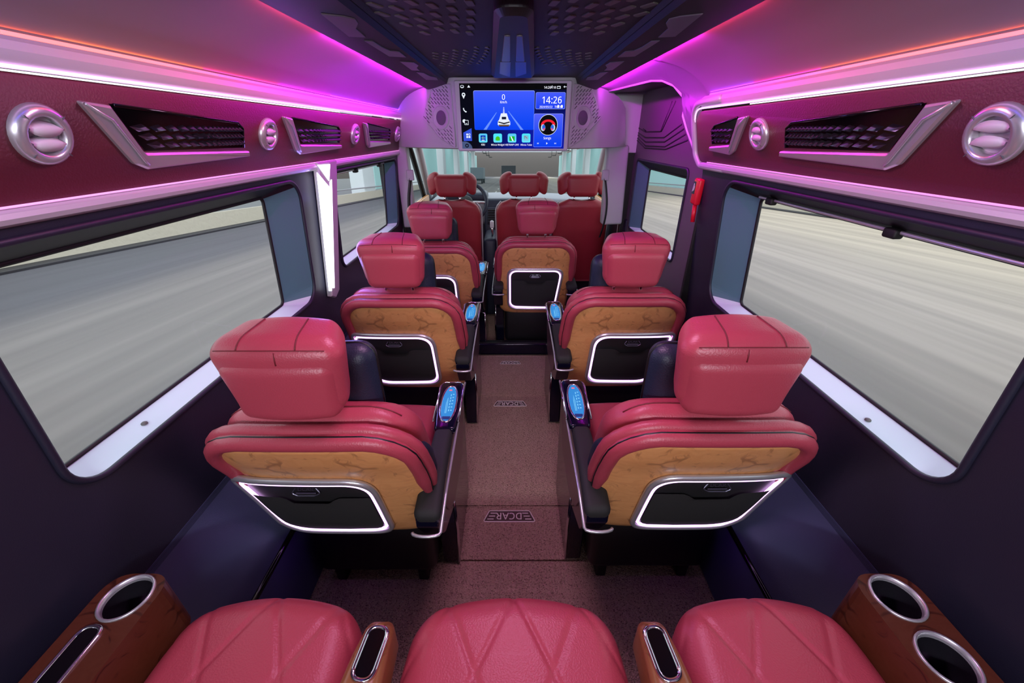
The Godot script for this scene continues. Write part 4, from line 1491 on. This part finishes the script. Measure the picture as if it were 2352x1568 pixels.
func captain_seat(at: Vector3, out: float, fo: float, lab: String, aisle_arms: Array, both := false) -> Node3D:
	# out: +1 / -1 points to the window; fo: how far the pocket frame sits to that side
	var t := thing("captain_seat", lab, "seat", at, "red captain seats with wood-veneer backs")
	var st := S()
	# headrest
	pad(st, Vector3(0.308, 0.20, 0.13), 0.042, func(p): return head_f(p), 6, Vector3i(10, 5, 4))
	var hr := obj("headrest", st, M.leather, t)
	st = S()
	pad(st, Vector3(0.28, 0.160, 0.064), 0.032, func(p):
		var q := head_f(Vector3(p.x * 1.0, p.y - 0.026, 0.04))
		return q + Vector3(0, 0, p.z + 0.006), 6, Vector3i(10, 6, 1))
	obj("rear_shell", st, M.leather, hr)
	for s in [-1.0, 1.0]:
		st = S()
		var sp := PackedVector3Array()
		for k in 8: sp.append(head_f(Vector3(s * 0.062, 0.1, lerpf(-0.03, 0.023, k / 7.0))))
		for k in 4: sp.append(head_f(Vector3(s * 0.062, 0.058 + 0.042 * cos((k + 1) * 0.24), 0.023 + 0.042 * sin((k + 1) * 0.24))))
		tube(st, sp, 0.0018, 6)
		obj("strap_seam", st, M.seam, hr)
	st = S()
	var sp2 := PackedVector3Array()
	for k in 21:
		sp2.append(head_f(Vector3(lerpf(-0.118, 0.118, k / 20.0), 0.058 + 0.042 * cos(0.96), 0.023 + 0.042 * sin(0.96))))
	tube(st, sp2, 0.0013, 6)
	obj("edge_seam", st, M.seam, hr)
	st = S()
	tube(st, PackedVector3Array([head_f(Vector3(-0.02 * out, 0.078, 0.059)), head_f(Vector3(-0.021 * out, 0.068, 0.0640)), head_f(Vector3(-0.02 * out, 0.052, 0.065))]), 0.0018, 6)
	obj("centre_seam", st, M.seam, hr)
	for s in [-1.0, 1.0]:
		st = S()
		tube(st, PackedVector3Array([Vector3(s * 0.06, 0.90, -0.09), Vector3(s * 0.06, 0.99, -0.085)]), 0.008, 8)
		obj("headrest_rod", st, M.chrome, t)
	# backrest layers
	st = S()
	back_loft(st, 0.42, 0.940, 0.255, 0.05, 0.12, -0.062, 0.11, 0.05)
	var bc := obj("backrest_cushion", st, M.leather, t)
	st = S()
	back_loft(st, 0.36, 0.84, 0.272, 0.08, 0.12, -0.03, 0.09, 0.05)
	obj("back_frame", st, M.navy_leather, t)
	st = S()
	back_loft(st, 0.315, 0.897, 0.262, 0.10, 0.10, 0.0, 0.07, 0.02)
	var shell := obj("wood_shell", st, M.wood, t, "figured wood-veneer back shell")
	# red roll over the shell and black piping
	var arch := []
	for k in 41:
		var a := lerpf(-1.0, 1.0, k / 40.0)
		arch.append(a)
	var roll := PackedVector3Array()
	var pipe := PackedVector3Array()
	var roll2 := PackedVector3Array()
	var rad2 := []
	var rad := []
	for a in arch:
		# walk up one side, across, down the other
		var x: float
		var y: float
		var W := 0.250
		var R := 0.105
		var top := 0.903
		var side := 0.30
		var total := side + R * PI / 2 + (W - R)
		var q: float = absf(a) * total
		if q < W - R: x = q; y = top
		elif q < W - R + R * PI / 2:
			var an := (q - (W - R)) / R
			x = W - R + R * sin(an); y = top - R + R * cos(an)
		else:
			x = W + 0.012 * (q - (W - R) - R * PI / 2) / side; y = top - R - (q - (W - R) - R * PI / 2)
		x *= signf(a)
		var taper := clampf((1.0 - absf(a)) / 0.30, 0.25, 1.0)
		roll.append(Vector3(x, y, shell_z(x * 0.9, y) - 0.026 + 0.010 * taper))
		var nx := clampf((absf(x) - (W - R)) / R, 0.0, 1.0)
		var up := Vector3(signf(x) * nx, sqrt(1.0 - nx * nx), 0)
		var c := roll[roll.size() - 1]
		pipe.append(c + up * 0.0195 * taper + Vector3(0, 0, 0.004 * taper))
		roll2.append(c + up * 0.017 * taper + Vector3(0, 0, -0.022))
		rad2.append(0.017 * taper)
		rad.append(0.022 * taper)
	st = S()
	tube(st, roll, rad, 12)
	obj("shoulder_roll", st, M.leather, t)
	st = S()
	tube(st, roll2, rad2, 12)
	obj("upper_roll", st, M.leather, t)
	st = S()
	tube(st, pipe.slice(3, 38), 0.003, 6)
	obj("piping", st, M.piping, t)
	# seam across the upper cushion
	st = S()
	var seam := PackedVector3Array()
	for k in 25:
		var x := lerpf(-0.22, 0.22, k / 24.0)
		seam.append(Vector3(x, outline_top(x) + 0.001, shell_z(x, 0.94) - 0.115))
	tube(st, seam, 0.0016, 5)
	obj("top_seam", st, M.seam, bc)
	# pocket
	var cx := out * fo
	var base := [Vector2(0.195, 0.722), Vector2(-0.19, 0.722), Vector2(-0.19, 0.388), Vector2(0.16, 0.38)]
	var rs := [0.028, 0.075, 0.07, 0.10] if absf(fo) > 0.01 else [0.06, 0.06, 0.06, 0.07]
	var ol := PackedVector2Array()
	for p in rpoly(base, rs, 8): ol.append(Vector2(cx + out * p.x, p.y))
	var inn := PackedVector2Array()
	for p in ol: inn.append(Vector2(cx + (p.x - cx) * 0.93, 0.552 + (p.y - 0.552) * 0.91))
	var pk := Node3D.new(); pk.name = "pocket"; t.add_child(pk, true)
	st = S()
	tube(st, on_path(ol, func(x, y): return Vector3(x, y, shell_z(x, y) + 0.008)), 0.0095, 8, true)
	obj("silver_frame", st, M.silver, pk)
	st = S()
	tube(st, on_path(inn, func(x, y): return Vector3(x, y, shell_z(x, y) + 0.0085)), 0.0052, 8, true)
	obj("led_ring", st, M.led_white, pk)
	st = S()
	patch(st, ol, func(x, y): return Vector3(x, y, shell_z(x, y) + 0.004), 20, 18)
	obj("backing", st, M.pocket_plastic, pk)
	# cloth flap with a notched upper edge
	var flap := PackedVector2Array()
	for p in inn:
		flap.append(Vector2(cx + (p.x - cx) * 0.96, minf(0.552 + (p.y - 0.552) * 0.94, 0.633)))
	st = S()
	patch(st, flap, func(x, y):
		var xx: float = (x - cx)
		var drop: float = 0.022 * clampf((0.075 - absf(xx)) / 0.02, 0, 1) if y > 0.6 else 0.0
		drop *= clampf((y - 0.6) / 0.033, 0, 1)
		return Vector3(x, y - drop, shell_z(x, y) + 0.0085 + 0.006 * sin(clampf((y - 0.40) / 0.233, 0, 1) * PI * 0.75)), 16, 20)
	obj("pocket_flap", st, M.pocket_cloth, pk)
	area(pk, "pocket_light", Vector3(cx, 0.372, shell_z(cx, 0.372) + 0.022), Vector3(1, 0, 0), Vector3(0, -1, 0.15), Vector2(0.28, 0.006), Color(0.62, 0.16, 1.0), 0.004)
	# emblem
	var em := Node3D.new(); em.name = "emblem"; pk.add_child(em, true)
	em.transform = Transform3D(Basis(Vector3.RIGHT, -0.27), Vector3(cx, 0.672, shell_z(cx, 0.672) + 0.0065))
	st = S(true)
	var eo := PackedVector3Array()
	for p in rpoly([Vector2(-0.040, -0.010), Vector2(-0.024, 0.012), Vector2(-0.006, 0.021), Vector2(0.006, 0.021), Vector2(0.024, 0.012), Vector2(0.040, -0.010), Vector2(0.024, -0.018), Vector2(-0.024, -0.018)], 0.005, 4): eo.append(Vector3(p.x, p.y, 0))
	tube(st, eo, 0.0018, 6, true)
	box(st, Vector3(0.056, 0.005, 0.002), 0.0008, Vector3(0, -0.010, 0.001))
	obj("badge", st, M.emblem, em)
	text("DCAR", 0.0105, M.emblem, em, Transform3D(Basis.from_scale(Vector3(1.25, 1, 1)), Vector3(0, 0.003, 0.001)), 0.001)
	# cushion, base
	st = S()
	pad(st, Vector3(0.43, 0.13, 0.50), 0.05, func(p): return p + Vector3(0, 0.455 + 0.012 * (1.0 - pow(p.x / 0.22, 2.0)), -0.44), 4, Vector3i(5, 2, 5))
	obj("seat_cushion", st, M.leather, t)
	st = S()
	box(st, Vector3(0.44, 0.30, 0.46), 0.03, Vector3(0, 0.23, -0.44))
	obj("base", st, M.black, t)
	st = S()
	pad(st, Vector3(0.42, 0.34, 0.07), 0.03, func(p): return p + Vector3(0, 0.25, -0.72 - 0.1 * p.y), 3, Vector3i(2, 2, 1))
	obj("leg_rest", st, M.leather, t)
	for s in [-1.0, 1.0]:
		st = S()
		box(st, Vector3(0.04, 0.09, 0.42), 0.008, Vector3(s * 0.16, 0.045, -0.44))
		obj("floor_rail", st, M.black, t)
	for s in [-1.0, 1.0]:
		if both or s == -out: armrest(t, s, s, aisle_arms)
	return t

func outline_top(x: float) -> float:
	var r := 0.12
	var W := 0.255
	var a := absf(x)
	if a < W - r: return 0.940
	return 0.940 - r + sqrt(maxf(0.0, r * r - pow(a - (W - r), 2.0)))

func armrest(t: Node3D, s: float, out: float, screens: Array) -> void:
	var a := Node3D.new(); a.name = "armrest"; t.add_child(a, true)
	a.position = Vector3(s * 0.262, 0, 0)
	var lit: bool = (s < 0 and screens[0] == 1) or (s > 0 and screens[1] == 1)
	var has_pod: bool = lit or (s > 0 and screens[1] == 2) or (s < 0 and screens[0] == 2)
	var st := S(true)
	var prof := rpoly([Vector2(-0.055, 0.585), Vector2(-0.055, 0.545), Vector2(-0.12, 0.43), Vector2(-0.30, 0.345), Vector2(-0.30, 0.01), Vector2(-0.66, 0.01), Vector2(-0.69, 0.30), Vector2(-0.70, 0.55), Vector2(-0.67, 0.60), Vector2(-0.40, 0.595)], [0.01, 0.02, 0.05, 0.03, 0.0, 0.03, 0.05, 0.03, 0.02, 0.01], 5)
	var p3 := PackedVector3Array()
	for p in prof: p3.append(Vector3(-0.032, p.y, p.x))
	slab(st, p3, Vector3.RIGHT, 0.064, 0.004)
	obj("body", st, M.navy_gloss, a)
	# bronze side plate on the aisle face
	var f := s
	if true:
		st = S(true)
		var pl := PackedVector3Array()
		for p in rpoly([Vector2(-0.14, 0.54), Vector2(-0.20, 0.44), Vector2(-0.305, 0.37), Vector2(-0.55, 0.37), Vector2(-0.66, 0.56)], 0.02, 4): pl.append(Vector3(s * 0.032, p.y, p.x))
		slab(st, pl, Vector3(s, 0, 0), 0.004, 0.001)
		obj("side_plate", st, M.bronze, a)
		st = S()
		tube(st, PackedVector3Array([Vector3(s * 0.030, 0.36, -0.30), Vector3(s * 0.034, 0.2, -0.299), Vector3(s * 0.030, 0.02, -0.298)]), 0.006, 8)
		obj("chrome_strip", st, M.chrome, a)
	# pad
	st = S()
	pad(st, Vector3(0.074, 0.046, 0.345), 0.02, func(p): return Vector3(p.x * lerpf(0.85, 1.05, (p.z + 0.17) / 0.34), p.y + 0.605 - 0.02 * pow(maxf(0.0, p.z + 0.02) / 0.17, 2.0), p.z - 0.225), 4, Vector3i(2, 1, 8))
	obj("arm_pad", st, M.pad_black, a)
	# chrome hook under and behind the pad
	st = S()
	var hk := PackedVector3Array()
	for p in rpoly([Vector2(-0.72, 0.60), Vector2(-0.40, 0.588), Vector2(-0.15, 0.575), Vector2(-0.035, 0.55)], [0.0, 0.05, 0.05, 0.0], 5): hk.append(Vector3(s * 0.040 * f * s, p.y, p.x))
	for k in 7: hk.append(Vector3(s * 0.040 * f * s * cos(PI * (k + 1) / 7.0), 0.548, -0.035 + 0.012 * sin(PI * (k + 1) / 7.0)))
	tube(st, hk, 0.005, 8)
	obj("chrome_trim", st, M.silver, a)
	if not has_pod: return
	# control pod
	var pod := Node3D.new(); pod.name = "control_pod"; a.add_child(pod, true)
	pod.transform = Transform3D(Basis(Vector3.RIGHT, 0.10), Vector3(0, 0.622, -0.53))
	st = S()
	pad(st, Vector3(0.098, 0.034, 0.27), 0.016, func(p): return Vector3(p.x * lerpf(1.0, 0.78, pow(clampf((p.z + 0.02) / 0.155, 0, 1), 1.5)), p.y - 0.006, p.z), 4, Vector3i(3, 1, 8))
	obj("housing", st, M.navy_gloss, pod)
	var ov := PackedVector2Array()
	for k in 32:
		var an := TAU * k / 32
		var z := sin(an) * 0.095
		ov.append(Vector2(signf(cos(an)) * pow(absf(cos(an)), 0.6) * (0.026 - 0.9 * z * z * 1.0) - 0.0, signf(sin(an)) * pow(absf(sin(an)), 0.7) * 0.095))
	st = S()
	patch(st, ov, func(x, y): return Vector3(x, 0.0125, y), 12, 6)
	obj("display", st, M.cyan if lit else M.grey_plate, pod)
	st = S()
	tube(st, on_path(ov, func(x, y): return Vector3(x * 1.12, 0.011, y * 1.04), 0.02), 0.004, 6, true)
	obj("chrome_ring", st, M.chrome, pod)
	st = S()
	tube(st, PackedVector3Array([Vector3(-0.046, 0.004, 0.09), Vector3(-0.047, 0.006, -0.11), Vector3(-0.03, 0.006, -0.132), Vector3(0.03, 0.006, -0.132), Vector3(0.047, 0.006, -0.11), Vector3(0.046, 0.004, 0.09)]), 0.004, 6)
	obj("chrome_edge", st, M.chrome, pod)
	if lit:
		st = S(true)
		for k in 6: box(st, Vector3(0.006, 0.0006, 0.004), 0.0002, Vector3(0.013, 0.013, -0.05 + k * 0.018))
		for k in 6: box(st, Vector3(0.003, 0.0006, 0.010), 0.0002, Vector3(0.004, 0.013, -0.045 + k * 0.017))
		tube(st, PackedVector3Array([Vector3(-0.008, 0.013, 0.055), Vector3(-0.009, 0.013, 0.0), Vector3(-0.006, 0.013, -0.03), Vector3(-0.004, 0.013, 0.0), Vector3(-0.004, 0.013, 0.055)]), 0.0008, 4)
		obj("screen_symbols", st, M.cyan_print, pod)
		st = S(true)
		box(st, Vector3(0.012, 0.0006, 0.008), 0.0002, Vector3(-0.002, 0.013, -0.075))
		obj("red_symbol", st, M.cyan_red, pod)
		st = S(true)
		box(st, Vector3(0.030, 0.0007, 0.016), 0.0002, Vector3(0, 0.0128, 0.080))
		obj("dark_key", st, M.cyan_dark, pod)

func neck_pillow(at: Vector3, lab: String, s: float) -> void:
	var t := thing("neck_pillow", lab, "pillow", at, "navy pillows on the captain seats")
	var st := S()
	pad(st, Vector3(0.27, 0.24, 0.10), 0.048, func(p):
		var pin := 1.0 - 0.10 * pow(absf(p.x) / 0.135, 3.0)
		return Vector3(p.x, p.y * (0.94 + 0.06 * pow(absf(p.x) / 0.135, 2.0)), p.z * pin), 4, Vector3i(6, 5, 2))
	obj("cover", st, M.navy_leather, t)
	st = S()
	var pp := PackedVector3Array()
	for p in rpoly([Vector2(-0.135, -0.115), Vector2(0.135, -0.115), Vector2(0.135, 0.115), Vector2(-0.135, 0.115)], 0.05, 5): pp.append(Vector3(p.x, p.y, 0))
	tube(st, pp, 0.004, 6, true)
	obj("welt", st, M.piping, t)

func build_seats() -> void:
	captain_seat(Vector3(-0.505, 0, -0.70), -1.0, 0.07, "rear captain seat beside the wide window over grey asphalt", [0, 1])
	captain_seat(Vector3(0.51, 0, -0.715), 1.0, 0.07, "rear captain seat beside the wide window over pale concrete", [1, 0])
	captain_seat(Vector3(-0.50, 0, -1.57), -1.0, 0.06, "middle-row captain seat next to the lit white pillar lamp", [0, 1])
	captain_seat(Vector3(0.515, 0, -1.58), 1.0, 0.06, "middle-row captain seat below the red emergency hammer", [1, 0])
	captain_seat(Vector3(-0.50, 0, -2.44), -1.0, 0.06, "front-row captain seat directly behind the driver seat", [0, 1])
	captain_seat(Vector3(0.163, 0, -2.58), 1.0, 0.0, "front-row captain seat standing at the aisle end behind middle cab seat", [1, 2], true)
	neck_pillow(Vector3(-0.495, 0.955, -0.905), "navy pillow on the rear captain seat over grey asphalt", -1)
	neck_pillow(Vector3(0.505, 0.945, -0.92), "navy pillow on the rear captain seat over pale concrete", 1)
	neck_pillow(Vector3(-0.495, 0.955, -1.775), "navy pillow on the middle seat next to the pillar lamp", -1)
	neck_pillow(Vector3(0.505, 0.945, -1.785), "navy pillow on the middle seat below the red hammer", 1)
	neck_pillow(Vector3(-0.495, 0.955, -2.645), "navy pillow on the front-row seat behind the driver seat", -1)

# ================================================================== rear bench
func bench_cushion(x0: float, x1: float, lab: String, bow: float, lean: float) -> void:
	var w := x1 - x0
	var t := thing("bench_seat", lab, "seat", Vector3((x0 + x1) / 2, 0, 0), "quilted red seats of the rear bench")
	var st := S()
	var D := 0.56
	pad(st, Vector3(w, 0.15, D), 0.06, func(p):
		var q: Vector3 = p
		var fz := clampf((-p.z) / (D / 2), 0.0, 1.0)
		q.x = p.x * (1.0 - 0.10 * pow(fz, 3.0)) + lean * fz
		q.z = p.z - bow * fz * (1.0 - pow(p.x / (w / 2), 2.0)) + bow * 0.4 * fz
		q.y = p.y + 0.018 * (1.0 - pow(p.x / (w / 2), 2.0)) * (1.0 if p.y > 0 else 0.0)
		if p.y > 0.03:
			var a: float = p.x / 0.15 + p.z / 0.27
			var b: float = p.x / 0.15 - p.z / 0.27
			var da := absf(a - roundf(a)) * 0.131
			var db := absf(b - roundf(b)) * 0.131
			var g := exp(-pow(da / 0.0055, 2.0)) + exp(-pow(db / 0.0055, 2.0))
			q.y -= 0.0035 * minf(g, 1.2)
		return q + Vector3(0, 0.587, -0.212), 5, Vector3i(84, 2, 96))
	obj("quilted_cushion", st, M.leather, t)
	st = S()
	box(st, Vector3(w - 0.02, 0.50, 0.5), 0.02, Vector3(0, 0.26, -0.19))
	obj("base", st, M.navy, t)
	st = S()
	pad(st, Vector3(w, 0.55, 0.13), 0.05, func(p): return p + Vector3(0, 0.90, 0.30 + 0.2 * p.y), 3, Vector3i(4, 4, 2))
	obj("backrest", st, M.leather, t)

func build_rear_bench() -> void:
	bench_cushion(-0.705, -0.300, "quilted red bench seat beside the wooden armrest with one cup holder", 0.03, 0.0)
	bench_cushion(-0.222, 0.230, "middle quilted red bench seat between the two slim wooden armrests", 0.03, 0.0)
	bench_cushion(0.325, 0.715, "quilted red bench seat beside the wooden armrest with two cup holders", 0.03, 0.0)
	for s in [-1.0, 1.0]:
		var xc := -0.262 if s < 0 else 0.277
		var t := thing("slim_armrest", "slim wooden armrest with chrome oval next to the %s bench seat" % ("single cup holder" if s < 0 else "double cup holder"), "armrest", Vector3(xc, 0, 0), "slim armrests of the rear bench")
		var st := S()
		pad(st, Vector3(0.074, 0.10, 0.50), 0.02, func(p):
			var fz := clampf((-p.z - 0.15) / 0.10, 0, 1)
			return Vector3(p.x * (1.0 - 0.3 * fz) + s * 0.06 * (p.z + 0.17) * 0.9, p.y + 0.67 - 0.018 * fz * fz, p.z - 0.185), 4, Vector3i(2, 2, 10))
		obj("wood_body", st, M.wood_mid, t)
		var ov := rpoly([Vector2(-0.019, -0.042), Vector2(0.019, -0.042), Vector2(0.019, 0.042), Vector2(-0.019, 0.042)], 0.0189, 8)
		var c := Vector3(-s * 0.0 - s * 0.006, 0.7205, -0.368)
		var tw := Basis(Vector3.UP, s * 0.12)
		st = S()
		var pts := PackedVector3Array()
		for p in ov: pts.append(c + tw * Vector3(p.x, 0, p.y))
		tube(st, pts, 0.0045, 8, true)
		obj("chrome_oval", st, M.chrome, t)
		st = S(true)
		slab(st, pts, Vector3.UP, 0.001, 0.0)
		obj("black_inset", st, M.black_gloss, t)
		st = S()
		box(st, Vector3(0.05, 0.6, 0.4), 0.01, Vector3(0, 0.31, -0.14))
		obj("support", st, M.navy, t)
	for s in [-1.0, 1.0]:
		var t := thing("cup_armrest", "wooden side armrest with one cup holder and chrome oval slot" if s < 0 else "wooden side armrest with two round cup holders", "armrest", Vector3(s * 0.763, 0, 0))
		var comb := CSGCombiner3D.new(); comb.name = "wood_body"; t.add_child(comb)
		var body := CSGPolygon3D.new()
		body.polygon = rpoly([Vector2(-0.064, -0.50), Vector2(0.060, -0.50), Vector2(0.056, 0.10), Vector2(-0.056, 0.10)], [0.045, 0.045, 0.01, 0.01], 8)
		body.depth = 0.14; body.rotation = Vector3(PI / 2, 0, 0); body.position = Vector3(0, 0.60, 0); body.material = M.wood_dark
		comb.add_child(body)
		var cups := [Vector3(-s * 0.002, 0.74, -0.452)]
		if s > 0: cups.append(Vector3(-0.004, 0.74, -0.348))
		for c in cups:
			var cy := CSGCylinder3D.new(); cy.radius = 0.042; cy.height = 0.16; cy.sides = 32; cy.operation = CSGShape3D.OPERATION_SUBTRACTION
			cy.position = c; cy.material = M.wood_dark
			comb.add_child(cy)
			var st := S()
			lathe(st, [Vector2(0.0455, -0.001), Vector2(0.0455, 0.003), Vector2(0.043, 0.0045), Vector2(0.0405, 0.003), Vector2(0.039, -0.008)], Transform3D(Basis.IDENTITY, c), 36)
			var ch := obj("cup_holder", st, M.silver, t, "chrome-rimmed cup holder")
			st = S()
			lathe(st, [Vector2(0.0395, -0.004), Vector2(0.037, -0.076), Vector2(0.0, -0.0761)], Transform3D(Basis.IDENTITY, c), 36)
			obj("cup_well", st, M.cup_dark, ch)
		if s < 0:
			var ov := rpoly([Vector2(-0.02, -0.075), Vector2(0.02, -0.075), Vector2(0.02, 0.075), Vector2(-0.02, 0.075)], 0.0199, 8)
			var pts := PackedVector3Array()
			for p in ov: pts.append(Vector3(-0.012 + p.x - 0.0 * p.y, 0.741, -0.325 + p.y))
			var st := S()
			tube(st, pts, 0.004, 8, true)
			obj("chrome_oval", st, M.chrome, t)
			st = S(true)
			slab(st, pts, Vector3.UP, 0.0012, 0.0)
			obj("black_inset", st, M.black_gloss, t)
		var st3 := S()
		box(st3, Vector3(0.05, 0.58, 0.4), 0.01, Vector3(-s * 0.03, 0.30, -0.12))
		obj("support", st3, M.navy, t)

# ================================================================== small things
func build_details() -> void:
	# lit pillar lamp between the two asphalt-side windows
	var n := Vector3(1, -0.0855, 0).normalized()
	var pl := thing("pillar_lamp", "tall white lit pillar lamp with slanted tracery between two windows", "lamp")
	var hous := PackedVector3Array()
	for q in [[718, 373], [762, 366], [770, 664], [762, 683], [752, 680]]: hous.append(on_wall(q[0], q[1], 0.004))
	var st := S(true)
	slab(st, hous, n, 0.022, 0.006)
	obj("housing", st, M.pillar, pl)
	for q in [[[727, 396], [755, 429], [757, 540], [760.5, 668], [755, 668], [735, 470]], [[757, 418], [760.5, 412], [767, 661], [763, 661]], [[729, 379], [756.5, 377], [754.5, 415]]]:
		var pts := PackedVector3Array()
		for p in q: pts.append(on_wall(p[0], p[1], 0.026))
		st = S(true)
		slab(st, pts, n, 0.004, 0.001)
		obj("glowing_lens", st, M.lamp_white, pl)
	var mid := on_wall(750, 520, 0.036)
	area(pl, "lamp_light", mid, Vector3(0, 1, 0.3), Vector3(1, 0.0, 0.05), Vector2(0.45, 0.05), Color(0.52, 0.46, 1.0), 0.32)
	# emergency hammer
	var hm := thing("emergency_hammer", "red emergency hammer hanging on the navy post by the door bay", "hammer", on_wall(1602, 440, 0.012), "", 0.0)
	st = S()
	box(st, Vector3(0.026, 0.105, 0.055), 0.008, Vector3(0, 0.0, 0.0), Basis(Vector3.RIGHT, 0.06))
	obj("holder", st, M.red_plastic, hm)
	st = S()
	tube(st, PackedVector3Array([Vector3(0, -0.05, 0.002), Vector3(0, -0.125, 0.012)]), 0.009, 10)
	obj("handle", st, M.red_plastic, hm)
	st = S(true)
	box(st, Vector3(0.0015, 0.05, 0.026), 0.0004, Vector3(-0.0135, 0.015, -0.012))
	obj("sticker", st, mat(Color(0.12, 0.25, 0.22), 0.4), hm)
	st = S(true)
	tube(st, PackedVector3Array([Vector3(-0.0148, 0.0, -0.018), Vector3(-0.0148, 0.032, -0.010), Vector3(-0.0148, 0.018, -0.004), Vector3(-0.0148, 0.004, -0.008)]), 0.0018, 5)
	obj("sticker_print", st, M.white_trim, hm)
	# blind rails and catches at the window heads
	for a in [[1.0, -1.44, -0.5, 1.357, "slim blind rail with black catches at the pale-concrete window head"], [-1.0, -2.88, -1.92, 1.378, "slim blind rail with black catches at the short window head"]]:
		var s: float = a[0]
		var b := thing("blind_rail", a[4], "blind rail", Vector3(s * (wall_x(a[3]) + 0.05), a[3], (a[1] + a[2]) / 2), "blind rails")
		st = S()
		box(st, Vector3(0.008, 0.008, absf(a[2] - a[1])), 0.003, Vector3.ZERO)
		obj("bar", st, M.silver, b)
		for q in [-0.42, 0.08]:
			st = S()
			box(st, Vector3(0.024, 0.022, 0.035), 0.006, Vector3(-s * 0.002, -0.004, q * absf(a[2] - a[1]) * (1.0 if s > 0 else 0.9)))
			obj("catch", st, M.rubber, b)
	# screws on the sills
	for q in [[332, 973], [1993, 965]]:
		var s := -1.0 if q[0] < 1176 else 1.0
		var p := px(q[0], q[1], Vector3(-s * 0.32, 1, 0).normalized(), Vector3(-s * 0.32, 1, 0).normalized().dot(Vector3(s * 0.845, 0.926, 0)))
		var c := thing("sill_screw", "small domed screw on the %s window sill" % ("asphalt-side" if s < 0 else "concrete-side"), "screw", p, "sill screws")
		st = S()
		lathe(st, [Vector2(0.007, 0.0), Vector2(0.0065, 0.003), Vector2(0.004, 0.005), Vector2(0.0, 0.0055)], Transform3D.IDENTITY, 16)
		obj("head", st, M.door_grey, c)
